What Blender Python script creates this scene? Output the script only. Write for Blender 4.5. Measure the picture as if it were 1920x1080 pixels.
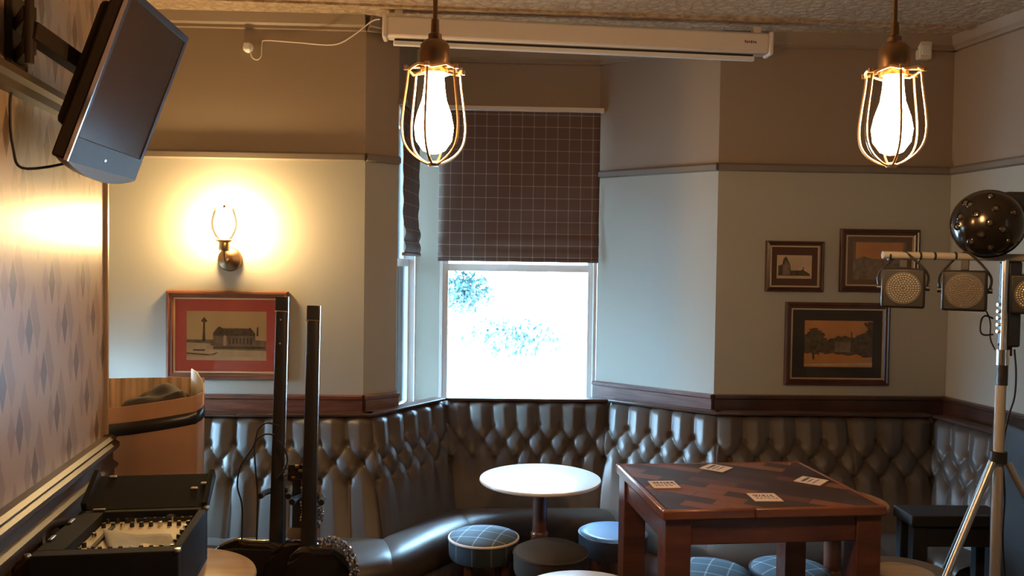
import bpy, bmesh, math, random
from mathutils import Vector, Matrix
from math import sin, cos, pi, radians, sqrt
random.seed(7)
for o in list(bpy.data.objects): bpy.data.objects.remove(o)
S = bpy.context.scene
COL = S.collection
# ------------------------------------------------------------------ camera
EYE = 1.75; FPX = 1600.0; PIT = radians(1.65); ROL = radians(.8)
Fv = Vector((0, cos(PIT), -sin(PIT))); R0 = Vector((1, 0, 0)); U0 = Vector((0, sin(PIT), cos(PIT)))
Rv = R0*cos(ROL)+U0*sin(ROL); Uv = U0*cos(ROL)-R0*sin(ROL)
cam = bpy.data.cameras.new('camera'); co = bpy.data.objects.new('camera', cam); COL.objects.link(co)
cam.sensor_width = 36; cam.lens = FPX/1920*36; cam.clip_start = .05; cam.clip_end = 200
co.matrix_world = Matrix(((Rv.x, Uv.x, -Fv.x, 0), (Rv.y, Uv.y, -Fv.y, 0), (Rv.z, Uv.z, -Fv.z, EYE), (0, 0, 0, 1)))
S.camera = co
# ------------------------------------------------------------------ world, sun, exposure
S.view_settings.view_transform = 'Standard'; S.view_settings.look = 'None'
S.view_settings.exposure = 0.0; S.view_settings.gamma = 1; S.view_settings.use_curve_mapping = False
W = bpy.data.worlds.new('sky'); S.world = W; W.use_nodes = True
bg = W.node_tree.nodes['Background']; bg.inputs[0].default_value = (.37, .68, 1, 1)
# overcast sky: dimmer at the horizon, three to four times brighter overhead
_tc = W.node_tree.nodes.new('ShaderNodeTexCoord'); _sp = W.node_tree.nodes.new('ShaderNodeSeparateXYZ'); _mr = W.node_tree.nodes.new('ShaderNodeMapRange')
W.node_tree.links.new(_tc.outputs['Generated'], _sp.inputs[0]); W.node_tree.links.new(_sp.outputs[2], _mr.inputs[0]); W.node_tree.links.new(_mr.outputs[0], bg.inputs[1])
_mr.inputs[3].default_value = 15.0; _mr.inputs[4].default_value = 230.0
def lamp(name, kind, loc, energy, color, rot=(0, 0, 0), **k):
    l = bpy.data.lights.new(name, kind); l.energy = energy; l.color = color
    for a, b in k.items(): setattr(l, a, b)
    o = bpy.data.objects.new(name, l); o.location = loc; o.rotation_euler = rot; COL.objects.link(o); return o
lamp('sun', 'SUN', (0, -5, 12), 5, (1, .97, .92), rot=(radians(40), 0, radians(-12)), angle=.02)
WARM = (1, .56, .24)
# portals at the two daylight openings (they only guide the sampling of the sky)
def portal(loc, rot, sx, sy):
    o = lamp('window_portal', 'AREA', loc, 1, (1, 1, 1), rot=rot, shape='RECTANGLE', size=sx, size_y=sy)
    o.data.cycles.is_portal = True
# ------------------------------------------------------------------ pixel helpers (px in the 1920x1080 frame -> a point in the room)
def ray(x, y): return Fv+Rv*((x-960)/FPX)-Uv*((y-540)/FPX)
EY = Vector((0, 0, EYE))
def pz(x, y, z): d = ray(x, y); return EY+d*((z-EYE)/d.z)
def pY(x, y, Y): d = ray(x, y); return EY+d*(Y/d.y)
def pw(x, y, A, B):
    d = ray(x, y); n = Vector((B[1]-A[1], -(B[0]-A[0]), 0)); t = n.dot(Vector((A[0], A[1], 0)))/n.dot(d); return EY+d*t
# ------------------------------------------------------------------ materials
MAT = {}
def mat(name, col, rough=.5, metal=0, bump=None, var=None, **k):
    m = bpy.data.materials.new(name); m.use_nodes = True; nt = m.node_tree; b = nt.nodes['Principled BSDF']
    b.inputs['Base Color'].default_value = (*col, 1); b.inputs['Roughness'].default_value = rough; b.inputs['Metallic'].default_value = metal
    for a, v in k.items(): b.inputs[a.replace('_', ' ')].default_value = v
    tc = nt.nodes.new('ShaderNodeTexCoord')
    if var:      # (scale, amount[, stretch])
        n = nt.nodes.new('ShaderNodeTexNoise'); n.inputs['Scale'].default_value = var[0]; n.inputs['Detail'].default_value = 6
        mp = nt.nodes.new('ShaderNodeMapping')
        if len(var) > 2: mp.inputs['Scale'].default_value = var[2]
        nt.links.new(tc.outputs['Object'], mp.inputs[0]); nt.links.new(mp.outputs[0], n.inputs['Vector'])
        r = nt.nodes.new('ShaderNodeValToRGB'); a = var[1]
        r.color_ramp.elements[0].position = .3; r.color_ramp.elements[1].position = .7
        r.color_ramp.elements[0].color = (*[max(0, c*(1-a)) for c in col], 1); r.color_ramp.elements[1].color = (*[min(1, c*(1+a)) for c in col], 1)
        nt.links.new(n.outputs['Fac'], r.inputs[0]); nt.links.new(r.outputs[0], b.inputs['Base Color'])
    if bump:     # (scale, strength, distance)
        n = nt.nodes.new('ShaderNodeTexNoise'); n.inputs['Scale'].default_value = bump[0]; n.inputs['Detail'].default_value = 5
        nt.links.new(tc.outputs['Object'], n.inputs['Vector'])
        bp = nt.nodes.new('ShaderNodeBump'); bp.inputs['Strength'].default_value = bump[1]; bp.inputs['Distance'].default_value = bump[2]
        nt.links.new(n.outputs['Fac'], bp.inputs['Height']); nt.links.new(bp.outputs[0], b.inputs['Normal'])
    MAT[name] = m; return m
def emis(name, col, st):
    m = bpy.data.materials.new(name); m.use_nodes = True; nt = m.node_tree; nt.nodes.clear()
    e = nt.nodes.new('ShaderNodeEmission'); e.inputs[0].default_value = (*col, 1); e.inputs[1].default_value = st
    o = nt.nodes.new('ShaderNodeOutputMaterial'); nt.links.new(e.outputs[0], o.inputs[0]); MAT[name] = m; return m
def pane(name, tint=(1, 1, 1), ior=1.45, rough=.02):
    m = bpy.data.materials.new(name); m.use_nodes = True; nt = m.node_tree; nt.nodes.clear()
    t = nt.nodes.new('ShaderNodeBsdfTransparent'); t.inputs[0].default_value = (*tint, 1)
    g = nt.nodes.new('ShaderNodeBsdfGlossy'); g.inputs['Roughness'].default_value = rough
    f = nt.nodes.new('ShaderNodeFresnel'); f.inputs[0].default_value = ior
    x = nt.nodes.new('ShaderNodeMixShader'); o = nt.nodes.new('ShaderNodeOutputMaterial')
    nt.links.new(f.outputs[0], x.inputs[0]); nt.links.new(t.outputs[0], x.inputs[1]); nt.links.new(g.outputs[0], x.inputs[2]); nt.links.new(x.outputs[0], o.inputs[0])
    MAT[name] = m; return m
mat('wall_upper', (.30, .225, .16), .55, bump=(60, .15, .002))  # base brightened to stand in for warm lens-flare haze
mat('wall_lower', (.40, .385, .325), .6, bump=(70, .12, .002))
mat('rail', (.20, .165, .13), .45)
mat('floor', (.06, .03, .018), .4, var=(3, .5, (1, 12, 1)))
mat('dado_wood', (.16, .055, .03), .35, var=(6, .45, (1, 1, 12)), bump=(30, .1, .002))
mat('panel_wood', (.12, .05, .025), .35, var=(5, .4, (6, 6, 1)))
mat('gilt_wood', (.06, .034, .017), .42, Specular_IOR_Level=.3)
mat('dado_glare', (.17, .105, .095), .3, var=(6, .3, (1, 1, 12)))  # dado wood greyed in the bay: blue window glare put into the colour
mat('leather', (.072, .055, .043), .42, bump=(260, .22, .0012), var=(5, .12))
mat('button', (.11, .088, .07), .4)
mat('cap_wood', (.06, .028, .018), .3, var=(8, .3))
mat('white_paint', (.78, .78, .76), .4)
mat('sill_paint', (.7, .7, .68), .45)
mat('screen_white', (.74, .66, .58), .45)
mat('black_plastic', (.018, .016, .015), .42)
mat('black_gloss', (.014, .012, .011), .12, Coat_Weight=1)
mat('black_matte', (.012, .011, .010), .8, Specular_IOR_Level=.25, bump=(300, .3, .001))
mat('tv_black', (.035, .024, .016), .5, IOR=1.2)
mat('tv_screen', (.055, .032, .018), .22, IOR=1.06)  # brown base stands in for the warm room reflected in the glass
mat('tv_strip', (.12, .08, .042), .35, IOR=1.1)
mat('grey_tube', (.36, .33, .28), .5)
mat('led_plate', (.10, .09, .075), .35)
mat('deep_black', (.009, .008, .008), .7)
mat('dark_lens', (.12, .10, .08), .12, .6)
mat('tan_trim', (.42, .28, .16), .4)
mat('chrome', (.75, .75, .75), .18, 1)
mat('steel', (.55, .54, .52), .35, 1)
mat('brass', (.55, .40, .2), .3, 1)
mat('bronze', (.25, .15, .08), .35, 1)
mat('cage_brass', (.75, .5, .28), .3, 1)
mat('table_wood', (.13, .042, .02), .3, var=(5, .35, (1, 6, 6)), Coat_Weight=.25)
mat('table_edge', (.20, .068, .028), .28, var=(4, .3, (1, 6, 6)), Coat_Weight=.3)
mat('tan_top', (.5, .33, .17), .3, var=(4, .12, (1, 9, 1)), Coat_Weight=.4)
mat('orange_top', (.45, .20, .075), .4, var=(4, .12, (1, 9, 1)))
mat('pale_top', (.78, .70, .60), .3, var=(4, .06, (1, 9, 1)), Coat_Weight=.6)
mat('dark_ring', (.15, .12, .09), .3)
mat('column_wood', (.13, .05, .03), .25, var=(6, .3, (4, 4, 1)), Coat_Weight=.5)
mat('cardboard', (.44, .235, .12), .8, var=(3, .12))
mat('cardboard_in', (.50, .36, .23), .85, var=(9, .45, (4, 4, .08)))
mat('tape', (.03, .026, .022), .3)
mat('frame_red', (.17, .06, .03), .3, var=(8, .3))
mat('frame_dark', (.07, .028, .016), .3, var=(8, .3))
mat('gilt', (.6, .42, .25), .35, .6)
mat('mat_red', (.56, .12, .11), .8)
mat('mat_brown', (.10, .045, .03), .8)
mat('mat_black', (.035, .03, .026), .7)
mat('mat_tan', (.17, .10, .06), .8)
mat('sepia_sky', (.62, .47, .26), .7, var=(6, .08))
mat('sepia_dark', (.10, .075, .05), .7, var=(40, .5))
mat('sepia_mid', (.22, .17, .12), .7, var=(30, .35))
mat('sepia_light', (.55, .45, .33), .7, var=(14, .2))
mat('sepia_orange', (.55, .26, .09), .7, var=(6, .15))
mat('sepia_pale', (.62, .5, .38), .7, var=(10, .12))
mat('hazy_print', (.22, .155, .10), .7, var=(22, .35, (2, 2, .6)))
mat('paper', (.40, .39, .33), .8, var=(30, .08))
mat('mixer_cream', (.62, .54, .36), .45)
mat('lens_glass', (.34, .31, .27), .25, .2)
mat('lens_dim', (.16, .11, .09), .2, .3)
mat('lens_gold', (.75, .58, .32), .2, .6)
mat('globe', (.05, .04, .03), .18, .8)
mat('silver_sequin', (.7, .76, .82), .12, 1)
mat('foliage', (.003, .024, .021), .7, var=(3, .3))
mat('garden_render', (.5, .5, .5), .9)
mat('garden_ground', (.4, .39, .36), .9, var=(2, .1))
mat('beermat', (.72, .60, .50), .8)
mat('ink', (.06, .045, .035), .8)
mat('grey_stool', (.05, .042, .034), .75, bump=(400, .5, .001))
mat('blue_stool', (.13, .21, .36), .35)
mat('navy_side', (.03, .035, .05), .5)
mat('box_cloth', (.05, .04, .035), .8)
emis('bulb_glow', (1, .58, .26), 205)
emis('sconce_glow', (1, .68, .32), 860)
pane('window_glass'); pane('picture_glass', ior=1.3); pane('shade_glass', (1, .97, .9), 1.25, .1)
# windowpane check cloth
def check_mat(name, base, line, cell, lw, axes, rough=.8, diag=0, base2=None, off=0.0):
    m = bpy.data.materials.new(name); m.use_nodes = True; nt = m.node_tree; b = nt.nodes['Principled BSDF']; b.inputs['Roughness'].default_value = rough
    tc = nt.nodes.new('ShaderNodeTexCoord'); mp = nt.nodes.new('ShaderNodeMapping'); mp.inputs['Rotation'].default_value = (0, 0, diag)
    nt.links.new(tc.outputs['Object'], mp.inputs[0]); sp = nt.nodes.new('ShaderNodeSeparateXYZ'); nt.links.new(mp.outputs[0], sp.inputs[0])
    def M(op, a, bb=None):
        n = nt.nodes.new('ShaderNodeMath'); n.operation = op
        for i, v in enumerate((a, bb)):
            if v is None: continue
            if isinstance(v, (int, float)): n.inputs[i].default_value = v
            else: nt.links.new(v, n.inputs[i])
        return n.outputs[0]
    fr = []
    for ax in axes:
        q = M('FRACT', M('ADD', M('DIVIDE', sp.outputs[ax], cell), 50.5+off)); fr.append(M('LESS_THAN', M('ABSOLUTE', M('SUBTRACT', q, .5)), lw/cell/2))
    s = M('ADD', fr[0], fr[1]); 
    r = nt.nodes.new('ShaderNodeValToRGB'); r.color_ramp.elements[0].color = (*base, 1); e = r.color_ramp.elements[1]; e.position = 1; e.color = (*line, 1)
    mid = r.color_ramp.elements.new(.5); mid.color = (*(base2 or [base[i]*.62+line[i]*.38 for i in range(3)]), 1)
    nt.links.new(M('MULTIPLY', s, .5), r.inputs[0])
    n = nt.nodes.new('ShaderNodeTexNoise'); n.inputs['Scale'].default_value = 250; nt.links.new(tc.outputs['Object'], n.inputs['Vector'])
    bp = nt.nodes.new('ShaderNodeBump'); bp.inputs['Strength'].default_value = .3; bp.inputs['Distance'].default_value = .001
    nt.links.new(n.outputs['Fac'], bp.inputs['Height']); nt.links.new(bp.outputs[0], b.inputs['Normal'])
    nt.links.new(r.outputs[0], b.inputs['Base Color']); MAT[name] = m
check_mat('blind_cloth', (.12, .07, .05), (.55, .46, .40), .0715, .004, (0, 2))  # brown base lifted: reddish lens flare put into the cloth colour
check_mat('tartan_side', (.03, .045, .06), (.2, .25, .27), .085, .007, (0, 1), diag=.5)  # same tartan darkened: shade on the stool's side put into the colour
check_mat('tartan', (.085, .135, .175), (.55, .66, .70), .085, .007, (0, 1), diag=.5)
# the argyle wallpaper: tall lozenges in two browns on tan satin paper (local x along the wall, z up)
def wallpaper():
    m = bpy.data.materials.new('wallpaper'); m.use_nodes = True; nt = m.node_tree; b = nt.nodes['Principled BSDF']; b.inputs['Roughness'].default_value = .33
    tc = nt.nodes.new('ShaderNodeTexCoord'); sp = nt.nodes.new('ShaderNodeSeparateXYZ'); nt.links.new(tc.outputs['Object'], sp.inputs[0])
    def M(op, a, bb=None):
        n = nt.nodes.new('ShaderNodeMath'); n.operation = op
        for i, v in enumerate((a, bb)):
            if v is None: continue
            if isinstance(v, (int, float)): n.inputs[i].default_value = v
            else: nt.links.new(v, n.inputs[i])
        return n.outputs[0]
    def loz(px, pzz, ox, oz, w, h, stagger):
        v = M('ADD', M('DIVIDE', sp.outputs[2], pzz), oz); row = M('FLOOR', v)
        u = M('ADD', M('ADD', M('DIVIDE', sp.outputs[0], px), ox), M('MULTIPLY', row, stagger))
        du = M('MULTIPLY', M('ABSOLUTE', M('SUBTRACT', M('FRACT', u), .5)), px/w); dv = M('MULTIPLY', M('ABSOLUTE', M('SUBTRACT', M('FRACT', v), .5)), pzz/h)
        return M('LESS_THAN', M('ADD', du, dv), .5)
    dark = loz(.33, .145, 10, 10, .062, .15, .38); m1 = loz(.33, .145, 10.19, 10, .062, .15, .38); m2 = loz(.33, .145, 9.80, 10, .062, .15, .38); m3 = loz(.33, .145, 9.5, 10.5, .062, .15, .38)
    mx1 = nt.nodes.new('ShaderNodeMix'); mx1.data_type = 'RGBA'; mx1.inputs[6].default_value = (.40, .265, .165, 1); mx1.inputs[7].default_value = (.30, .19, .12, 1)
    nt.links.new(M('MINIMUM', M('ADD', M('ADD', m1, m2), m3), 1), mx1.inputs[0])
    mx2 = nt.nodes.new('ShaderNodeMix'); mx2.data_type = 'RGBA'; mx2.inputs[7].default_value = (.16, .092, .057, 1)
    nt.links.new(dark, mx2.inputs[0]); nt.links.new(mx1.outputs[2], mx2.inputs[6]); nt.links.new(mx2.outputs[2], b.inputs['Base Color'])
    w = nt.nodes.new('ShaderNodeTexNoise'); w.inputs['Scale'].default_value = 9; mp = nt.nodes.new('ShaderNodeMapping'); mp.inputs['Scale'].default_value = (6, 1, .25)
    nt.links.new(tc.outputs['Object'], mp.inputs[0]); nt.links.new(mp.outputs[0], w.inputs['Vector'])
    bp = nt.nodes.new('ShaderNodeBump'); bp.inputs['Strength'].default_value = .12; bp.inputs['Distance'].default_value = .004
    nt.links.new(w.outputs['Fac'], bp.inputs['Height']); nt.links.new(bp.outputs[0], b.inputs['Normal']); MAT['wallpaper'] = m
wallpaper()
def ceiling_mat():
    m = mat('ceiling_paper', (.45, .33, .21), .5); nt = m.node_tree; b = nt.nodes['Principled BSDF']
    tc = nt.nodes.new('ShaderNodeTexCoord'); v = nt.nodes.new('ShaderNodeTexVoronoi'); v.inputs['Scale'].default_value = 16; v.feature = 'DISTANCE_TO_EDGE'
    n = nt.nodes.new('ShaderNodeTexNoise'); n.inputs['Scale'].default_value = 22; n.inputs['Detail'].default_value = 4; n.inputs['Distortion'].default_value = 2
    nt.links.new(tc.outputs['Object'], v.inputs['Vector']); nt.links.new(tc.outputs['Object'], n.inputs['Vector'])
    ad = nt.nodes.new('ShaderNodeMath'); ad.operation = 'ADD'; nt.links.new(v.outputs[0], ad.inputs[0]); nt.links.new(n.outputs['Fac'], ad.inputs[1])
    r = nt.nodes.new('ShaderNodeValToRGB'); r.color_ramp.elements[0].position = .4; r.color_ramp.elements[1].position = .85
    r.color_ramp.elements[0].color = (.33, .22, .13, 1); r.color_ramp.elements[1].color = (.56, .43, .28, 1)
    nt.links.new(ad.outputs[0], r.inputs[0]); nt.links.new(r.outputs[0], b.inputs['Base Color'])
    bp = nt.nodes.new('ShaderNodeBump'); bp.inputs['Strength'].default_value = .8; bp.inputs['Distance'].default_value = .012
    nt.links.new(ad.outputs[0], bp.inputs['Height']); nt.links.new(bp.outputs[0], b.inputs['Normal'])
ceiling_mat()
def mosaic_mat():   # herringbone-like patchwork of wood blocks on the high table
    m = mat('mosaic_wood', (.1, .05, .03), .45, Specular_IOR_Level=.35); nt = m.node_tree; b = nt.nodes['Principled BSDF']
    tc = nt.nodes.new('ShaderNodeTexCoord'); mp = nt.nodes.new('ShaderNodeMapping'); mp.inputs['Rotation'].default_value = (0, 0, radians(38))
    br = nt.nodes.new('ShaderNodeTexBrick'); br.inputs['Scale'].default_value = 1; br.inputs['Brick Width'].default_value = .17; br.inputs['Row Height'].default_value = .062
    br.inputs['Mortar Size'].default_value = .0015; br.inputs['Color1'].default_value = (0, 0, 0, 1); br.inputs['Color2'].default_value = (1, 1, 1, 1); br.inputs['Mortar'].default_value = (.1, .1, .1, 1); br.inputs['Bias'].default_value = 0
    nt.links.new(tc.outputs['Object'], mp.inputs[0]); nt.links.new(mp.outputs[0], br.inputs['Vector'])
    r = nt.nodes.new('ShaderNodeValToRGB'); r.color_ramp.interpolation = 'CONSTANT'
    cs = [(0, (.045, .026, .02)), (.25, (.085, .04, .027)), (.42, (.05, .03, .023)), (.55, (.115, .05, .028)), (.66, (.055, .034, .028)), (.76, (.20, .08, .036))]
    r.color_ramp.elements[0].color = (*cs[0][1], 1); r.color_ramp.elements[1].position = .76; r.color_ramp.elements[1].color = (*cs[-1][1], 1)
    for p, c in cs[1:-1]: e = r.color_ramp.elements.new(p); e.color = (*c, 1)
    nt.links.new(br.outputs['Color'], r.inputs[0]); nt.links.new(r.outputs[0], b.inputs['Base Color'])
mosaic_mat()
# ------------------------------------------------------------------ mesh builder
class MB:
    def __init__(s): s.bm = bmesh.new(); s.mi = 0
    def _t(s, vs, M):
        if M is not None:
            for v in vs: v.co = M @ v.co
    def box(s, a, b, M=None):
        (x0, y0, z0), (x1, y1, z1) = a, b
        v = [s.bm.verts.new(c) for c in ((x0, y0, z0), (x1, y0, z0), (x1, y1, z0), (x0, y1, z0), (x0, y0, z1), (x1, y0, z1), (x1, y1, z1), (x0, y1, z1))]
        for f in ((3, 2, 1, 0), (4, 5, 6, 7), (0, 1, 5, 4), (1, 2, 6, 5), (2, 3, 7, 6), (3, 0, 4, 7)): s.bm.faces.new([v[i] for i in f]).material_index = s.mi
        s._t(v, M); return s
    def poly(s, pts):
        v = [s.bm.verts.new(p) for p in pts]; s.bm.faces.new(v).material_index = s.mi; return s
    def prism(s, pts, z0, z1, M=None):   # pts: xy outline
        n = len(pts); a = [s.bm.verts.new((p[0], p[1], z0)) for p in pts]; b = [s.bm.verts.new((p[0], p[1], z1)) for p in pts]
        s.bm.faces.new(a[::-1]).material_index = s.mi; s.bm.faces.new(b).material_index = s.mi
        for i in range(n): s.bm.faces.new((a[i], a[(i+1) % n], b[(i+1) % n], b[i])).material_index = s.mi
        s._t(a+b, M); return s
    def lathe(s, prof, c=(0, 0, 0), n=32, M=None):   # prof: (r,z)
        rings = []; al = []
        for r, z in prof:
            if r < 1e-5: ring = [s.bm.verts.new((c[0], c[1], c[2]+z))]
            else: ring = [s.bm.verts.new((c[0]+r*cos(2*pi*i/n), c[1]+r*sin(2*pi*i/n), c[2]+z)) for i in range(n)]
            rings.append(ring); al += ring
        for A, B in zip(rings, rings[1:]):
            for i in range(n):
                a0, a1 = A[i % len(A)], A[(i+1) % len(A)]; b0, b1 = B[i % len(B)], B[(i+1) % len(B)]
                q = []
                for v in (a0, a1, b1, b0):
                    if v not in q: q.append(v)
                if len(q) > 2: s.bm.faces.new(q).material_index = s.mi
        s._t(al, M); return s
    def tube(s, pts, r, n=8, closed=False):
        pts = [Vector(p) for p in pts]; rings = []; N = len(pts); up = None
        rr = r if isinstance(r, (list, tuple)) else [r]*N
        for i, p in enumerate(pts):
            if closed: t = pts[(i+1) % N]-pts[i-1]
            else: t = pts[min(i+1, N-1)]-pts[max(i-1, 0)]
            t.normalize()
            if up is None: up = Vector((0, 0, 1)) if abs(t.z) < .9 else Vector((1, 0, 0))
            x = t.cross(up)
            if x.length < 1e-4: x = t.cross(Vector((.3, 1, .2)))
            x.normalize(); y = t.cross(x).normalized(); up = -y if y.dot(up) < 0 else y
            y = up; x = t.cross(y).normalized()
            rings.append([s.bm.verts.new(p+(x*cos(2*pi*k/n)+y*sin(2*pi*k/n))*rr[i]) for k in range(n)])
        for i in range(N if closed else N-1):
            A, B = rings[i], rings[(i+1) % N]
            for k in range(n): s.bm.faces.new((A[k], A[(k+1) % n], B[(k+1) % n], B[k])).material_index = s.mi
        if not closed: s.bm.faces.new(rings[0][::-1]).material_index = s.mi; s.bm.faces.new(rings[-1]).material_index = s.mi
        return s
    def grid(s, P):      # P[i][j] points
        V = [[s.bm.verts.new(p) for p in row] for row in P]
        for i in range(len(V)-1):
            for j in range(len(V[0])-1): s.bm.faces.new((V[i][j], V[i+1][j], V[i+1][j+1], V[i][j+1])).material_index = s.mi
        return V
    def build(s, name, m, parent=None, bevel=0, smooth=True, loc=None, recalc=True, ang=35):
        if recalc: bmesh.ops.recalc_face_normals(s.bm, faces=s.bm.faces)
        me = bpy.data.meshes.new(name)
        if smooth:
            for f in s.bm.faces: f.smooth = True
            for e in s.bm.edges:
                if len(e.link_faces) == 2 and e.calc_face_angle(0) > radians(ang): e.smooth = False
        s.bm.to_mesh(me); s.bm.free()
        for q in ([m] if isinstance(m, str) else m): me.materials.append(MAT[q])
        o = bpy.data.objects.new(name, me); COL.objects.link(o)
        if parent: o.parent = parent
        if loc: o.location = loc
        if bevel:
            b = o.modifiers.new('bevel', 'BEVEL'); b.width = bevel; b.segments = 2; b.limit_method = 'ANGLE'; b.angle_limit = radians(40)
        return o
def tag(o, label, cat, group=None, kind=None):
    if label: o['label'] = label
    if cat: o['category'] = cat
    if group: o['group'] = group
    if kind: o['kind'] = kind
    return o
def thing(name, label, cat, loc=(0, 0, 0), rz=0, group=None):
    o = bpy.data.objects.new(name, None); COL.objects.link(o); o.location = loc; o.rotation_euler = (0, 0, rz); o.empty_display_size = .1
    return tag(o, label, cat, group)
def struct(o, label=None): o['kind'] = 'structure'; o['category'] = o.name.split('_')[0].split('.')[0]; o['label'] = label or o.name.replace('_', ' '); return o
def copy_tree(o, parent=None):
    c = o.copy(); COL.objects.link(c)
    if parent: c.parent = parent
    for ch in o.children: copy_tree(ch, c)
    return c
def bez(pts, n=8):   # Catmull-Rom through points
    pts = [Vector(p) for p in pts]; out = []; P = [pts[0]*2-pts[1]]+pts+[pts[-1]*2-pts[-2]]
    for i in range(1, len(P)-2):
        for k in range(n):
            t = k/n; out.append(.5*((2*P[i])+(-P[i-1]+P[i+1])*t+(2*P[i-1]-5*P[i]+4*P[i+1]-P[i+2])*t*t+(-P[i-1]+3*P[i]-3*P[i+1]+P[i+2])*t**3))
    out.append(pts[-1]); return out
# ------------------------------------------------------------------ room shell
CEIL = 3.03; ZR = 2.29; ZD = 1.04
NK = Vector((-2.30, 4.465)); LA = Vector((-.784, 4.521)); LB = Vector((-.626, 4.644)); LC = Vector((-.591, 5.184)); LD = Vector((-.442, 5.184)); RE = Vector((.520, 5.218)); RA = Vector((1.129, 4.723)); RB = Vector((2.437, 4.768))
PE = Vector((-1.625, 3.407)); LDIR = Vector((-.19, 1)).normalized()
PN = PE-LDIR*6.4; PN = Vector((PN.x, PN.y)); RN = RB-Vector((-.19, 1)).normalized()*7.6
def slab(mb, A, B, z0, z1, th):   # wall slab from A to B; room side is on the right of A->B when th>0 goes to the left
    d = (B-A).normalized(); n = Vector((-d.y, d.x))*th
    mb.prism([(A.x, A.y), (B.x, B.y), (B.x+n.x, B.y+n.y), (A.x+n.x, A.y+n.y)], z0, z1)
def wall_seg(name, A, B, zr, label=None, ext=0):
    mb = MB(); slab(mb, A, B, 0, zr, .12); mb.mi = 1; slab(mb, A, B, zr, CEIL, .12)
    return struct(mb.build(name, ['wall_lower', 'wall_upper'], smooth=False), label)
wall_seg('wall_back_left', NK, LA, ZR)
wall_seg('wall_bay_left', LA, LB, ZR)
wall_seg('wall_bay_right', RE, RA, ZR)
wall_seg('wall_back_right', RA, RB, ZR)
wall_seg('wall_right', RB, RN, ZR)
# bay: pier between the windows and the walls above and below them
mb = MB(); slab(mb, LC, LD, 0, CEIL, .12); struct(mb.build('wall_bay_pier', 'wall_lower', smooth=False))
mb = MB(); slab(mb, LB, LC, 0, .86, .12); slab(mb, LD, RE, 0, .86, .12); struct(mb.build('wall_bay_below', 'wall_lower', smooth=False))
mb = MB(); slab(mb, LB, LC, 2.62, CEIL, .12); slab(mb, LD, RE, 2.70, CEIL, .12); struct(mb.build('wall_bay_above', 'wall_upper', smooth=False))
# left wallpapered wall: local x along the wall, built flat then placed
L = (PE-PN).length; wa = math.atan2(LDIR.y, LDIR.x)
mb = MB(); mb.box((0, 0, 0), (L, .14, CEIL)); o = struct(mb.build('wall_left', 'wallpaper', smooth=False), 'wall left with brown lozenge wallpaper'); o.location = (PN.x, PN.y, 0); o.rotation_euler = (0, 0, wa)
nl = Vector((-LDIR.y, LDIR.x))   # points out of the room (left)
# nook beyond the end of the left wall, with its window
NX = NK.x-.02; W0, W1, WZ0, WZ1 = 3.88, 4.38, .55, 1.42
mb = MB(); mb.box((NX-.12, 2.9, 0), (NX, 4.6, WZ0)); mb.box((NX-.12, 2.9, WZ1), (NX, 4.6, CEIL)); mb.box((NX-.12, W1, WZ0), (NX, 4.6, WZ1)); mb.box((NX-.12, 2.9, WZ0), (NX, W0, WZ1))
struct(mb.build('wall_nook', 'wall_lower', smooth=False))
mb = MB(); mb.box((NX-.12, 2.8, 0), (PE.x-.10, 2.9, CEIL)); struct(mb.build('wall_nook_return', 'wall_lower', smooth=False))
f = MB(); X0 = NX-.09
for a, b in (((0, W0, WZ0), (.05, W1, WZ0+.04)), ((0, W0, WZ1-.04), (.05, W1, WZ1)), ((0, W0, WZ0+.04), (.05, W0+.04, WZ1-.04)), ((0, W1-.04, WZ0+.04), (.05, W1, WZ1-.04))): f.box((a[0]+X0, a[1], a[2]), (b[0]+X0, b[1], b[2]))
w3 = struct(f.build('window_3', 'white_paint'), 'window in the nook'); MB().box((X0+.02, W0+.04, WZ0+.04), (X0+.025, W1-.04, WZ1-.04)).build('pane', 'window_glass', w3)
portal((NX-.14, (W0+W1)/2, (WZ0+WZ1)/2), (0, radians(-90), 0), WZ1-WZ0, W1-W0)
# wall behind the camera and left behind
mb = MB(); mb.box((PN.x-.6, PN.y-.12, 0), (RN.x+.6, PN.y, CEIL)); struct(mb.build('wall_front', ['wall_upper'], smooth=False))
mb = MB(); mb.box((-3.4, -3.6, -.1), (4.6, 5.2, 0)); struct(mb.build('floor', 'floor', smooth=False))
mb = MB(); mb.box((-3.4, -3.6, CEIL), (4.6, 5.2, CEIL+.15)); struct(mb.build('ceiling', 'ceiling_paper', smooth=False))
# end trim of the left wall
def rect_rail(A, B, z0, z1, out, name, m, side=1, prof=None, label=None):
    d = (B-A).normalized(); n = Vector((d.y, -d.x))*side    # room side
    prof = prof or [(0, z0), (out, z0+.006), (out, z1-.012), (out*.55, z1), (0, z1)]
    mb = MB(); a = [mb.bm.verts.new((A.x+n.x*p[0], A.y+n.y*p[0], p[1])) for p in prof]; b = [mb.bm.verts.new((B.x+n.x*p[0], B.y+n.y*p[0], p[1])) for p in prof]
    mb.bm.faces.new(a); mb.bm.faces.new(b[::-1])
    for i in range(len(prof)): mb.bm.faces.new((a[i], b[i], b[(i+1) % len(prof)], a[(i+1) % len(prof)]))
    return struct(mb.build(name, m, ang=25), label)
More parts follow.
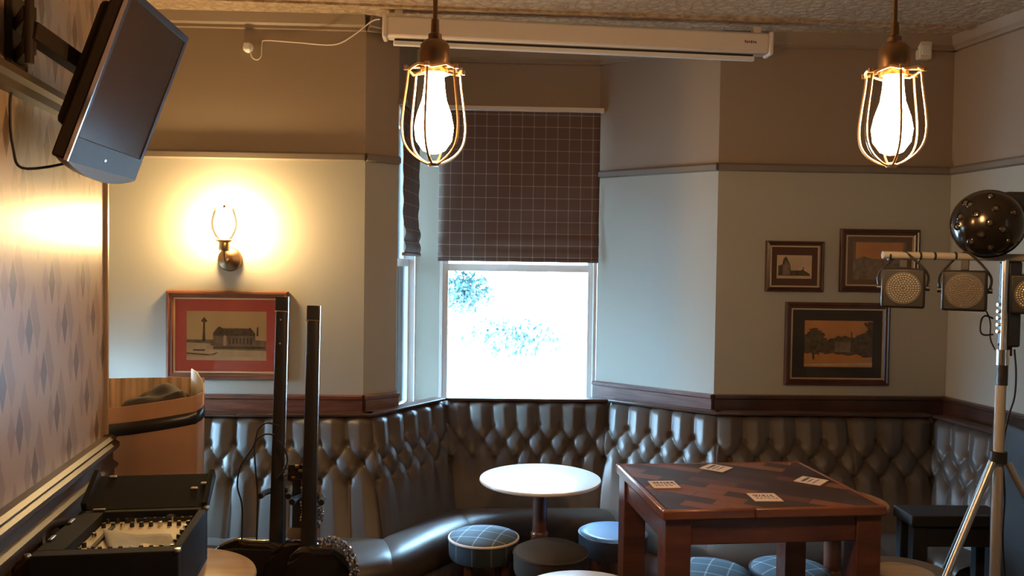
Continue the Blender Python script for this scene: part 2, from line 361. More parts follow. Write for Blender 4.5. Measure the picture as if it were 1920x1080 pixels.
# picture rails
for i, (A, B, z) in enumerate(((NK, LA, ZR), (LA, LB, ZR), (RE, RA, ZR), (RA, RB, ZR), (RB, RN, ZR))):
    rect_rail(A, B, z-.015, z+.03, .03, 'trim_%d' % (i+1), 'rail', label='picture rail, run %d' % (i+1))
    rect_rail(A, B, CEIL-.06, CEIL, .05, 'trim_%d' % (i+11), 'wall_upper', label='cornice, run %d' % (i+1), prof=[(0, CEIL-.075), (.03, CEIL-.075), (.03, CEIL-.06), (.045, CEIL-.05), (.06, CEIL), (0, CEIL)])
rect_rail(LD, RE, CEIL-.06, CEIL, .05, 'trim_16', 'wall_upper', label='cornice over the bay', prof=[(0, CEIL-.075), (.03, CEIL-.075), (.03, CEIL-.06), (.045, CEIL-.05), (.06, CEIL), (0, CEIL)])
# dado boards above the benches
for i, (A, B) in enumerate(((NK, LA), (LA, LB), (RE, RA), (RA, RB), (RB, RN))):
    rect_rail(A, B, .90, ZD, .035, 'trim_%d' % (i+21), 'dado_wood' if i == 0 else 'cap_wood' if i > 2 else 'dado_glare', label='wooden dado board, run %d' % (i+1), prof=[(0, .90), (.03, .90), (.03, ZD-.025), (.042, ZD-.018), (.042, ZD-.004), (.03, ZD), (0, ZD)])
# left wall: rail, moulded dado and panelling
rp = [(0, 2.215), (.03, 2.22), (.03, 2.245), (.05, 2.255), (.05, 2.275), (.025, ZR), (0, 2.29)]
rect_rail(PN, PE, 0, 0, 0, 'trim_31', 'gilt_wood', prof=rp, label='picture rail on the left wall')
dp = [(0, .84), (.02, .84), (.022, .87), (.035, .875), (.035, .905), (.05, .915), (.05, .925), (.03, .94), (.03, .975), (.048, .985), (.055, .995), (.055, 1.01), (.04, 1.02), (.045, 1.03), (.03, 1.04), (0, 1.04)]
rect_rail(PN, PE, 0, 0, 0, 'trim_32', 'gilt_wood', prof=dp, label='moulded dado rail on the left wall')
rect_rail(PN, PE, 0, .84, .015, 'trim_33', 'panel_wood', prof=[(0, 0), (.015, 0), (.015, .84), (0, .84)], label='wood panelling below the dado rail')
mb = MB(); mb.box((L-.012, -.012, 1.04), (L+.012, .152, CEIL)); o = struct(mb.build('trim_34', 'tan_trim', bevel=.004), 'corner bead at the end of the left wall'); o.location = (PN.x, PN.y, 0); o.rotation_euler = (0, 0, wa)
# batten across the ceiling
a = pz(560, 2, CEIL); b = pz(1480, 36, CEIL); d = (b-a).normalized(); a -= d*1.4; b += d*1.0; n = Vector((-d.y, d.x, 0))*.035
mb = MB(); mb.prism([(a.x, a.y), (b.x, b.y), (b.x+n.x, b.y+n.y), (a.x+n.x, a.y+n.y)], CEIL-.012, CEIL); struct(mb.build('trim_41', 'ceiling_paper'), 'batten across the ceiling')
# ------------------------------------------------------------------ bay windows
def window(name, A, B, z0, z1, mid, label, jw=.022, sw=.03):
    d = (B-A).normalized(); Lw = (B-A).length; ang = math.atan2(d.y, d.x)
    r = struct(thing(name, '', 'window', (A.x, A.y, 0), ang)); r['label'] = label
    f = MB(); y0, y1 = .035, .085
    f.box((0, .0, z0), (jw, .12, z1)); f.box((Lw-jw, 0, z0), (Lw, .12, z1)); f.box((0, 0, z0), (Lw, .12, z0+.02)); f.box((0, 0, z1-.03), (Lw, .12, z1))
    f.build('window_frame', 'white_paint', r, bevel=.003)
    for nm, a, b, yy in (('lower_sash', z0+.02, mid, y0), ('upper_sash', mid-.045, z1-.03, y1-.02)):
        s = MB(); k = sw
        s.box((jw, yy, a), (jw+k, yy+.035, b)); s.box((Lw-jw-k, yy, a), (Lw-jw, yy+.035, b)); s.box((jw+k, yy, a), (Lw-jw-k, yy+.035, a+.03)); s.box((jw+k, yy, b-.045), (Lw-jw-k, yy+.035, b))
        so = s.build(nm, 'white_paint', r, bevel=.003)
        MB().box((jw+sw-.002, yy+.015, a+.02), (Lw-jw-sw+.002, yy+.019, b-.03)).build('pane', 'window_glass', so)
    return r
window('window_1', LD, RE, .86, 2.70, 1.745, 'front sash window of the bay')
window('window_2', LB, LC, .86, 2.62, 1.77, 'narrow side sash window of the bay', .008, .014)
c = (LD+RE)/2; portal((c.x, c.y+.16, 1.82), (radians(-90), 0, 0), .95, 1.75)
c = (LB+LC)/2; portal((c.x-.16, c.y, 1.78), (0, radians(-90), 0), 1.7, .5)
# window board between the benches and the glass
TL = Vector((-.705, 4.353)); TC0 = Vector((-.376, 4.908)); TC1 = Vector((.566, 4.933)); TR = Vector((1.107, 4.542))
mb = MB(); mb.prism([(LA.x+.03, LA.y-.1), (TC0.x-.02, TC0.y+.02), (TC1.x, TC1.y+.02), (RA.x-.1, RA.y-.06), (RA.x-.03, RA.y-.02), (RE.x, RE.y), (LD.x, LD.y), (LC.x, LC.y), (LB.x, LB.y)], .855, .872)
tag(mb.build('window_board', 'sill_paint'), 'pale painted window board behind the bay bench', 'window sill')
# ------------------------------------------------------------------ blinds
def blind(label, A, B, z0, z1, off, nfold=2):
    d = (B-A).normalized(); Lw = (B-A).length; r = thing('roman_blind', label, 'blind', (A.x, A.y, 0), math.atan2(d.y, d.x), None)
    mb = MB(); P = []
    zs = []; z = z1
    N = 60
    for i in range(N+1):
        z = z1+(z0-z1)*i/N; y = -off-.004*sin(i*.7)*(i/N)
        if z < z0+.16: t = (z-z0)/.16; y = -off-.012*abs(sin(t*pi*2.0))-.004
        P.append([(Lw*j/24, y+.002*sin(j*.9+i*.1), z) for j in range(25)])
    V = mb.grid(P); o = mb.build('blind_fabric', 'blind_cloth', r)
    s = o.modifiers.new('thick', 'SOLIDIFY'); s.thickness = .004; s.offset = 0
    MB().box((0, -off-.018, z0-.006), (Lw, -off+.006, z0+.012)).build('bottom_bar', 'blind_cloth', r, bevel=.003)
    MB().box((-.02, -off-.022, z1), (Lw+.02, 0, z1+.028)).build('headrail', 'screen_white' if Lw > .6 else 'rail', r, bevel=.003)
    return r
blind('brown windowpane-check roman blind, the wide one over the front bay window', LD+Vector((-.01, 0)), RE+Vector((-.0, 0)), 1.765, 2.665, .03)
blind('narrow brown check roman blind over the side bay window', LB+Vector((.0, .0)), LC-Vector((0, .10)), 1.79, 2.60, .03)
# ------------------------------------------------------------------ outside
g = MB(); 
P = [[(x*1.0, 5.7+y*1.2, -.6+.1*max(0, y-3)+.04*sin(x*1.3+y)) for x in range(-14, 15)] for y in range(0, 16)]
g.grid(P); o = g.build('garden_ground', 'garden_ground'); struct(o, 'pale ground outside the window'); 
mb = MB(); mb.box((-12, 13, -1), (12, 13.4, 6)); struct(mb.build('wall_outside', 'garden_render', smooth=False), 'pale rendered wall across the garden')
def shrub(label, c, rad, n, size, seed, squash=1):
    random.seed(seed); r = thing('garden_shrub', label, 'shrub', (c[0], c[1], -.4)); mb = MB()
    for k in range(n):
        v = Vector((random.gauss(0, 1), random.gauss(0, 1), random.gauss(0, 1))).normalized()*(random.random()**.5)
        p = Vector((v.x*rad[0], v.y*rad[1], v.z*rad[2]+c[2]+.4)); a = Vector((random.gauss(0, 1), random.gauss(0, 1), random.gauss(0, 1))).normalized(); b = a.cross(Vector((.3, .5, .8))).normalized()
        s = size*(.6+random.random())
        mb.poly([p-a*s, p+b*s*.45, p+a*s, p-b*s*.45])
    mb.build('foliage', 'foliage', r, smooth=False, recalc=False)
    MB().tube([(0, 0, 0), (.04, 0, (c[2]+.4)*.5), (0, .03, c[2]+.4)], .008).build('stem', 'garden_ground', r)
p = pY(868, 548, 9); shrub('dense green shrub seen through the upper left of the window', p, (.33, .3, .24), 800, .034, 1)
p = pY(965, 632, 8); shrub('low sprawling green shrub seen low in the middle of the window', p, (.52, .25, .20), 620, .026, 2)
random.seed(9)
# ------------------------------------------------------------------ banquette benches
def bench(label, T0, T1, B0, B1, F, m='leather', cols=None, fade=.07, plain=0, group='tufted banquette sections round the bay'):
    """T: front of the back at its top, B: front of the back at seat level, F: the curve of the seat's front edge."""
    r = thing('banquette_bench', label, 'bench', ((B0.x+B1.x)/2, (B0.y+B1.y)/2, 0), 0, None); o0 = Vector((r.location.x, r.location.y, 0))
    z0, z1 = .40, .95; Lt = (T1-T0).length; n = cols or max(2, round(Lt/.128)); s = Lt/n
    v0, rh, nr = .125, .085, 3; hh = z1-z0; A = .036
    nx = int(Lt/.0075); nz = 72; d = (T1-T0).normalized(); nn = Vector((d.y, -d.x, 0))
    def f(t): t = t-math.floor(t); return max(1e-4, 2*min(t, 1-t))
    def height(u, v):
        q = u/s
        if v < v0: b = f(q)**.6
        elif v > v0+rh*(nr-1): e_ = math.exp(-(v-v0-rh*(nr-1))/fade); b = f(q+(nr-1)*.5)**.6*e_+.9*(1-e_)
        else: w = (v-v0)/rh; b = (f(q+w/2)*f(q-w/2))**.3
        h = A*b
        k0 = (v-v0)/rh; k = max(0, min(nr-1, round(k0))); dq = (q+k*.5) - round(q+k*.5)
        h -= .016*math.exp(-((dq*s)**2+(v-v0-k*rh)**2)/.00022)
        top = max(0, 1-v/.03); h -= .03*top**2
        e = max(0, 1-min(u, Lt-u)/.012); h -= .004*e
        return h
    P = []
    for i in range(nx+1):
        t = (i/nx)*(1+.024/Lt)-.012/Lt; a = T0.lerp(T1, t); b = B0.lerp(B1, t); row = []
        a3 = Vector((a.x, a.y, z1)); b3 = Vector((b.x, b.y, z0))
        row.append(a3-nn*.10-o0); row.append(a3-nn*.035-o0+Vector((0, 0, .004)))
        for j in range(nz+1):
            w = j/nz; p = a3.lerp(b3, w); row.append(p+nn*(height(max(0, min(Lt, t*Lt)), w*hh)-.014)-o0)
        P.append(row)
    mb = MB(); mb.grid(P); bk = mb.build('backrest', m, r, recalc=False, ang=180)
    # buttons
    for k in range(nr):
        for c in range(n+1):
            u = (c-(k*.5 % 1))*s
            if u < s*.25 or u > Lt-s*.25: continue
            t = u/Lt; a = T0.lerp(T1, t); b = B0.lerp(B1, t); w = (v0+k*rh)/hh; p = Vector((a.x, a.y, z1)).lerp(Vector((b.x, b.y, z0)), w)+nn*(-.034)-o0
            mb = MB(); mb.lathe([(0, -.006), (.012, -.004), (.013, 0), (.009, .004), (0, .0055)], n=12, M=Matrix.Translation(p) @ nn.to_track_quat('Z', 'Y').to_matrix().to_4x4()); mb.build('button', 'button', r)
    # seat
    N = len(F)-1; prof = [(0, .422), (.15, .434), (.3, .445), (.45, .453), (.6, .458), (.8, .455), (.92, .440), (.98, .415), (1.0, .385), (.99, .34), (.97, .31), (.95, .305)]
    P = []
    for i in range(N+1):
        t = i/N; b = B0.lerp(B1, t); q = F[i]; row = []
        for k, z in prof:
            e = .0
            if i in (0, N): e = -.006
            row.append(Vector((b.x+(q.x-b.x)*k, b.y+(q.y-b.y)*k, z+e))-o0)
        P.append(row)
    mb = MB(); mb.grid(P); mb.build('seat', m, r, recalc=False, ang=60)
    mb = MB(); P = []
    for i in range(N+1):
        t = i/N; b = B0.lerp(B1, t); q = F[i]; e = b.lerp(q, .9); P.append([Vector((b.x, b.y, .31))-o0, Vector((e.x, e.y, .31))-o0, Vector((e.x, e.y, 0))-o0, Vector((b.x, b.y, 0))-o0])
    mb.grid(P); mb.build('plinth', 'panel_wood', r, recalc=False)
    # wooden cap along the top
    dd = nn*.004
    mb = MB(); q0 = Vector((T0.x, T0.y, 0))+dd-o0; q1 = Vector((T1.x, T1.y, 0))+dd-o0; q2 = q1-nn*.085; q3 = q0-nn*.085
    mb.prism([(q0.x, q0.y), (q1.x, q1.y), (q2.x, q2.y), (q3.x, q3.y)], .952, .968); mb.build('cap_rail', 'cap_wood', r, bevel=.004)
    return r
def V2(x, y): return Vector((x, y))
Fall = bez([(-2.24, 3.50, 0), (-1.62, 3.515, 0), (-1.06, 3.546, 0), (-.728, 3.579, 0), (-.505, 3.70, 0), (-.344, 3.96, 0), (-.182, 4.20, 0), (0.0, 4.316, 0), (.172, 4.354, 0), (.365, 4.354, 0), (.557, 4.32, 0), (.749, 4.22, 0), (.931, 3.96, 0), (1.21, 3.80, 0), (1.72, 3.78, 0), (1.90, 3.84, 0), (1.94, 3.78, 0), (1.95, 3.70, 0)], 8)
def cut(i, j): return [V2(p.x, p.y) for p in Fall[i*8:j*8+1]]
TT = [V2(-2.26, 4.29), V2(-1.389, 4.303), TL, TC0, TC1, TR, V2(1.809, 4.56), V2(2.269, 4.56), V2(2.42, 3.75)]
BB = [V2(-2.26, 4.03), V2(-1.356, 4.042), V2(-.607, 4.07), V2(-.294, 4.573), V2(.497, 4.628), V2(1.033, 4.255), V2(1.782, 4.25), V2(2.126, 4.25), V2(2.26, 3.72)]
bench('grey leather banquette section at the left, partly hidden by the cardboard box', TT[0], TT[1], BB[0], BB[1], cut(0, 2))
bench('grey tufted leather banquette section below the red-mounted picture, behind the two guitars', TT[1], TT[2], BB[1], BB[2], cut(2, 4), fade=.4)
bench('tufted leather banquette section on the left slant of the bay', TT[2], TT[3], BB[2], BB[3], cut(4, 6))
bench('dark tufted leather banquette section straight below the window, behind the white round table', TT[3], TT[4], BB[3], BB[4], cut(6, 10))
bench('bright tufted leather banquette section on the right slant of the bay', TT[4], TT[5], BB[4], BB[5], cut(10, 12))
bench('shadowed tufted leather banquette section on the right wall behind the high table', TT[5], TT[6], BB[5], BB[6], cut(12, 14))
bench('shadowed tufted banquette section in the right corner', TT[6], TT[7], BB[6], BB[7], cut(14, 15), cols=3)
bench('shadowed tufted banquette section along the right side wall behind the light stand', TT[7], TT[8], BB[7], BB[8], cut(15, 17))
# ------------------------------------------------------------------ tables and stools
def lathe_obj(name, prof, m, parent, n=48, loc=None, ang=35): return MB().lathe(prof, n=n).build(name, m, parent, loc=loc, ang=ang)
def round_table(label, loc, z, r, top='pale_top', ring=None):
    t = thing('round_table', label, 'table', (loc[0], loc[1], 0))
    lathe_obj('tabletop', [(0, z-.02), (r-.03, z-.02), (r-.004, z-.017), (r, z-.010), (r-.003, z-.003), (r-.012, z), (0, z)], top, t, 72)
    if ring: lathe_obj('border_ring', [(r-.07, z+.0004), (r-.014, z+.0004), (r-.014, z+.0012), (r-.07, z+.0012)], ring, t, 72)
    lathe_obj('column', [(.10, z-.028), (.10, z-.04), (.04, z-.05), (.036, z-.09), (.035, .46), (.042, .45), (.042, .435), (.032, .428), (.042, .42), (.042, .405), (.03, .395), (.038, .36), (.05, .25), (.048, .14), (.035, .08), (.06, .06)], 'column_wood', t)
    lathe_obj('base', [(0, .0), (.15, .0), (.155, .012), (.14, .025), (.08, .05), (.055, .07), (0, .075)], 'black_plastic', t)
    return t
c = pz(1013, 895, .72); T1c = (c.x, c.y)
round_table('round pedestal table gleaming white in the window light, in the middle of the bay', T1c, .72, .294)
c = pz(300, 1082, .72); TLx, TLy = c.x, c.y
c = pz(1563, 937, .76); round_table('round tan table peeping out behind the right edge of the high table', (c.x, c.y), .76, .222, 'orange_top')
round_table('round tan table under the black flight case, bottom left', (TLx, TLy), .72, .30, 'tan_top')
c = pz(1095, 1112, .72); round_table('round pale table cut off by the bottom edge, in front of the grey stool', (c.x, c.y), .72, .21)
round_table('round tan table with a dark border ring, right of the high table', (1.345, 2.875), .72, .168, 'tan_top', 'dark_ring')
def stool(label, loc, z, r, top, side, dome=.02, rz=0, group=None, piping=None):
    t = thing('round_stool', label, 'stool', (loc[0], loc[1], 0), rz, group)
    lathe_obj('seat', [(0, z+dome), (r*.4, z+dome*.85), (r*.75, z+dome*.45), (r*.95, z), (r, z-.012)], top, t, 48, ang=80)
    lathe_obj('seat_band', [(r, z-.010), (r*1.005, z-.03), (r*.995, z-.085), (r*.96, z-.10), (0, z-.10)], side, t, 48)
    lathe_obj('piping', [(r-.002, z-.016), (r+.004, z-.012), (r+.003, z-.006), (r-.004, z-.004)], piping or side, t, 48)
    for k in range(4):
        a = pi/4+k*pi/2; x, y = cos(a), sin(a)
        MB().tube([(x*r*.72, y*r*.72, z-.10), (x*r*.80, y*r*.80, z*.4), (x*r*.86, y*r*.86, .0)], [.021, .018, .014], 10).build('leg', 'column_wood', t)
    MB().tube([(cos(a)*r*.80, sin(a)*r*.80, .17) for a in [i*pi/12 for i in range(24)]], .007, 6, closed=True).build('foot_ring', 'chrome', t)
    return t
c = pz(907, 1003, .48); stool('low stool with a blue-grey tartan top, left of the white round table', (c.x, c.y), .48, .163, 'tartan', 'tartan_side', rz=.2, piping='beermat')
c = pz(1033, 1030, .48); stool('dark grey-brown fabric stool in front of the white table column', (c.x, c.y-.01), .48, .166, 'grey_stool', 'grey_stool', .036)
c = pz(1148, 992, .48); stool('stool with a shiny plain blue top, half hidden by the high table leg', (c.x, c.y-.03), .48, .163, 'blue_stool', 'navy_side', .004)
c = pz(1330, 1068, .47); stool('tartan stool under the high table, the left one', (c.x, c.y), .47, .165, 'tartan', 'navy_side', .022, rz=.1)
c = pz(1477, 1060, .48); stool('tartan stool under the high table, the right one', (c.x, c.y-.03), .48, .165, 'tartan', 'navy_side', .022, rz=1.0)
# high table
HTa = math.atan2(.087, .725); hc = Vector((.798, 2.935)); HW, HD, HZ = .73, .612, 1.0
ht = thing('high_table', 'tall square wooden table with a patchwork block top and four thick legs', 'table', (hc.x, hc.y, 0), HTa)
def hbox(nm, a, b, m, bev=.003, par=ht): return MB().box(a, b).build(nm, m, par, bevel=bev)
hbox('tabletop', (-HW/2+.018, -HD/2+.018, HZ-.03), (HW/2-.018, HD/2-.018, HZ), 'mosaic_wood', 0)
mb = MB(); e = .018
for a, b in (((-HW/2, -HD/2, HZ-.032), (-.07, -HD/2+e, HZ+.001)), ((-.069, -HD/2, HZ-.032), (HW/2, -HD/2+e, HZ+.001)), ((-HW/2, HD/2-e, HZ-.032), (HW/2, HD/2, HZ+.001)), ((-HW/2, -HD/2+e, HZ-.032), (-HW/2+e, HD/2-e, HZ+.001)), ((HW/2-e, -HD/2+e, HZ-.032), (HW/2, HD/2-e, HZ+.001))): mb.box(a, b)
mb.build('table_edging', 'table_edge', ht, bevel=.006)
lx, ly = HW/2-.012, HD/2-.012; lw = .082
for sx in (-1, 1):
    for sy in (-1, 1):
        a, b = sorted((sx*lx, sx*(lx-lw))); c, d = sorted((sy*ly, sy*(ly-lw))); hbox('leg', (a, c, 0), (b, d, HZ-.032), 'table_wood')
za, zb = HZ-.115, HZ-.033
hbox('apron', (-lx+lw, -ly+.008, za), (lx-lw, -ly+.03, zb), 'table_wood'); hbox('apron', (-lx+lw, ly-.03, za), (lx-lw, ly-.008, zb), 'table_wood')
hbox('apron', (-lx+.008, -ly+lw, za), (-lx+.03, ly-lw, zb), 'table_wood'); hbox('apron', (lx-.03, -ly+lw, za), (lx-.008, ly-lw, zb), 'table_wood')
# beer mats
def beermat(label, x, y, rz, w=.092, h=.092):
    p = pz(x, y, HZ+.003); r = thing('beer_mat', label, 'beer mat', (p.x, p.y, HZ+.0012), rz, 'beer mats on the high table')
    MB().box((-w/2, -h/2, 0), (w/2, h/2, .002)).build('card', 'beermat', r)
    mb = MB(); random.seed(int(x))
    for j in range(3):
        xx = -w*.36
        while xx < w*.33:
            ww = random.uniform(.004, .012); yy = h*(.22-.2*j); hgt = .012 if j == 0 else .005
            mb.box((xx, yy-hgt/2, .002), (xx+ww, yy+hgt/2, .0024)); xx += ww+random.uniform(.002, .006)
    mb.build('printed_lettering', 'ink', r)
    for a in (((-w/2+.004, -h/2+.004), (w/2-.004, -h/2+.0055)), ((-w/2+.004, h/2-.0055), (w/2-.004, h/2-.004))): pass
beermat('square cream printed beer mat turned corner-on near the far edge of the high table', 1343, 877, HTa+.78)
beermat('cream printed beer mat near the left edge of the high table', 1245, 908, HTa-.03)
beermat('square cream printed beer mat turned corner-on at the right of the high table', 1521, 901, HTa+.78)
beermat('cream printed beer mat nearest the front edge of the high table', 1434, 932, HTa-.08)
# black side table right
p = pz(1782, 957, .76); st = thing('side_table', 'narrow black wooden side table in front of the right-hand bench', 'table', (p.x, p.y, 0), .03)
MB().box((-.2, -.08, .715), (.2, .08, .76)).build('tabletop', 'deep_black', st, bevel=.004)
for sx in (-1, 1):
    for sy in (-1, 1):
        a, b = sorted((sx*.19, sx*.13)); c, d = sorted((sy*.07, sy*.03)); MB().box((a, c, 0), (b, d, .715)).build('leg', 'deep_black', st, bevel=.003)
MB().box((-.13, -.065, .63), (.13, -.045, .715)).build('apron', 'deep_black', st); MB().box((-.13, -.06, .2), (.13, -.04, .24)).build('stretcher', 'deep_black', st)
# ------------------------------------------------------------------ framed pictures
def picture(label, A, B, x0, y0, x1, y1, fm, mm, fw, inner, scene, slip='gilt', glint=True):
    xm, ym = (x0+x1)/2, (y0+y1)/2
    l = pw(x0, ym, A, B); r = pw(x1, ym, A, B); t = pw(xm, y0, A, B); b = pw(xm, y1, A, B)
    w = (r-l).length; h = t.z-b.z; c = (l+r)/2; d = (B-A).normalized(); nn = Vector((d.y, -d.x, 0))
    rt = thing('framed_picture', label, 'picture', (c.x+nn.x*.002, c.y+nn.y*.002, b.z), math.atan2(d.y, d.x))
    # moulding: mitred profile (inward distance, out)
    prof = [(0, 0), (0, .014), (fw*.15, .024), (fw*.4, .026), (fw*.55, .018), (fw*.85, .020), (fw, .012), (fw, 0)]
    mb = MB(); P = []
    for k, o in prof: P.append([(-w/2+k, -o, k), (w/2-k, -o, k), (w/2-k, -o, h-k), (-w/2+k, -o, h-k)])
    V = [[mb.bm.verts.new(q) for q in row] for row in P]
    for i in range(len(V)-1):
        for j in range(4): mb.bm.faces.new((V[i][j], V[i][(j+1) % 4], V[i+1][(j+1) % 4], V[i+1][j]))
    mb.build('frame', fm, rt, smooth=False)
    k0, k1 = fw-.001, fw+.008; mb = MB()
    for a, bb in (((-w/2+k0, k0), (w/2-k0, k1)), ((-w/2+k0, h-k1), (w/2-k0, h-k0)), ((-w/2+k0, k1), (-w/2+k1, h-k1)), ((w/2-k1, k1), (w/2-k0, h-k1))): mb.box((a[0], -.012, a[1]), (bb[0], -.003, bb[1]))
    mb.build('slip', slip, rt)
    MB().box((-w/2+fw*.9, -.004, fw*.9), (w/2-fw*.9, -.0, h-fw*.9)).build('mount', mm, rt)
    # print: inner rect given as fractions (l,b,r,t)
    X0, Z0, X1, Z1 = -w/2+inner[0]*w, inner[1]*h, -w/2+inner[2]*w, inner[3]*h
    mats = ['sepia_sky', 'sepia_dark', 'sepia_mid', 'sepia_light', 'sepia_orange', 'sepia_pale', 'hazy_print']
    mb = MB()
    for i, (mi, pts) in enumerate(scene):
        mb.mi = mi; y = -.0045-.00012*i
        mb.poly([(X0+(X1-X0)*p[0], y, Z0+(Z1-Z0)*p[1]) for p in pts])
    mb.build('print', mats, rt, smooth=False, recalc=False)
    MB().box((-w/2+fw, -.0085, fw), (w/2-fw, -.0080, h-fw)).build('glass', 'picture_glass', rt)
    return rt
def R(a, b, c, d): return [(a, b), (c, b), (c, d), (a, d)]
sc1 = [(0, R(0, 0, 1, 1)), (3, R(0, 0, 1, .36)), (2, [(0, .36), (.3, .34), (.3, .3), (1, .26), (1, .40), (.82, .42), (0, .42)]),
       (2, [(.33, .22), (1, .20), (1, .36), (.86, .4), (.86, .52), (.81, .62), (.78, .66), (.42, .66), (.39, .68), (.33, .56)]),
       (1, [(.33, .54), (.39, .67), (.42, .69), (.45, .64), (.78, .64), (.79, .68), (.86, .55), (.86, .50), (.33, .50)]), (1, R(.34, .24, .98, .28)),
       (1, [(.195, .38), (.235, .38), (.228, .78), (.208, .78)]), (1, [(.178, .80), (.218, .88), (.26, .80), (.22, .75)]), (1, [(.875, .5), (.9, .5), (.9, .68), (.88, .68)]),
       (5, [(0, .22), (.32, .22), (.40, .16), (.3, .12), (0, .14)]), (1, [(.08, .22), (.24, .22), (.22, .19), (.08, .19)]), (1, [(0, .155), (.3, .12), (.4, .17), (.36, .12), (.26, .10), (0, .13)]),
       (5, R(0, 0, 1, .08)), (3, [(.46, .30), (.5, .30), (.5, .48), (.48, .52), (.46, .48)])]
for k in range(7): sc1.append((1, R(.53+k*.045, .34, .548+k*.045, .46)))
pic1 = picture('framed sepia view of a building and tall monument, red mount, below the wall lamp', NK, LA, 313, 545, 541, 712, 'frame_red', 'mat_red', .038, (.165, .22, .82, .77), sc1)
sc2 = [(5, R(0, 0, 1, 1)), (3, R(0, 0, 1, .12)), (1, [(.04, .12), (.95, .12), (.95, .2), (.75, .38), (.7, .38), (.7, .35), (.4, .35), (.38, .6), (.3, .85), (.25, .95), (.18, .82), (.16, .6), (.04, .55)]), (2, [(.17, .15), (.37, .15), (.37, .55), (.27, .78), (.17, .55)]), (1, R(.74, .2, .77, .5))]
picture('small sepia church picture in a dark brown frame, left of the right wall group', RA, RB, 1434, 452, 1543, 547, 'frame_dark', 'mat_brown', .026, (.2, .26, .8, .72), sc2)
sc3 = [(6, R(0, 0, 1, 1)), (4, R(0.05, .55, .95, .98)), (2, [(0, .1), (1, .1), (1, .5), (.7, .58), (.5, .5), (.2, .62), (0, .5)])]
picture('faded brown framed picture partly behind the stage lights', RA, RB, 1573, 430, 1722, 548, 'frame_dark', 'mat_tan', .034, (.17, .2, .83, .8), sc3)
def ragged(pts, n=5, a=.02, seed=1):
    rnd = random.Random(seed); out = []
    for i in range(len(pts)):
        p, q = pts[i], pts[(i+1) % len(pts)]
        for k in range(n):
            t = k/n; x = p[0]+(q[0]-p[0])*t; y = p[1]+(q[1]-p[1])*t
            e = 0 if min(x, y, 1-x) < .01 else a
            out.append((min(1, max(0, x+rnd.uniform(-e, e))), min(1, max(0, y+rnd.uniform(-e, e)))))
    return out
sc4 = [(4, R(0, 0, 1, 1)), (1, ragged([(0, .30), (.2, .28), (.34, .32), (.32, .55), (.27, .72), (.18, .84), (.08, .80), (0, .70)], 6, .03, 1)), (1, ragged([(.25, .30), (.7, .26), (1, .22), (1, .96), (.86, .95), (.92, .8), (.84, .72), (.72, .66), (.5, .66), (.36, .56), (.26, .52)], 6, .03, 2)), (2, R(.45, .32, .68, .55)), (1, R(.68, .5, .70, .76)), (1, R(.12, .16, .15, .4)), (3, [(0, .03), (1, .03), (1, .1), (0, .06)])]
picture('large framed sepia tree scene with orange sky, lowest picture on the right wall', RA, RB, 1470, 567, 1666, 722, 'frame_dark', 'mat_black', .034, (.19, .22, .84, .78), sc4)
# ------------------------------------------------------------------ wall lamp
p = pw(432, 486, NK, LA); d = (LA-NK).normalized(); nn = Vector((d.y, -d.x, 0))
wl = thing('wall_lamp', 'lit brass wall lamp with a glass shade above the red-mounted picture', 'lamp', (p.x, p.y, p.z), math.atan2(d.y, d.x))
YR = Matrix.Rotation(radians(90), 4, 'X')
MB().lathe([(0, .0), (.062, 0), (.064, .008), (.058, .02), (.035, .032), (.018, .038), (0, .04)], n=40, M=YR).build('backplate', 'bronze', wl)
MB().tube(bez([(0, -.03, 0), (0, -.07, -.012), (0, -.10, .0), (0, -.11, .03), (0, -.11, .05)], 5), .008, 10).build('arm', 'bronze', wl)
MB().lathe([(0, .04), (.024, .042), (.028, .05), (.026, .085), (.034, .09), (.042, .094), (.042, .099), (.022, .101), (0, .101)], c=(0, -.11, 0), n=32).build('lamp_cup', 'brass', wl)
MB().lathe([(.03, .10), (.045, .115), (.062, .15), (.066, .19), (.058, .225), (.05, .25), (.056, .265)], c=(0, -.11, 0), n=40).build('glass_shade', 'shade_glass', wl)
bl = MB().lathe([(0, .10), (.012, .102), (.018, .12), (.03, .15), (.034, .175), (.026, .2), (.010, .212), (0, .214)], c=(0, -.11, 0), n=24).build('bulb', 'sconce_glow', wl)
MB().lathe([(0, .262), (.007, .264), (.006, .274), (0, .28)], c=(0, -.11, 0), n=12).build('finial', 'bronze', wl)
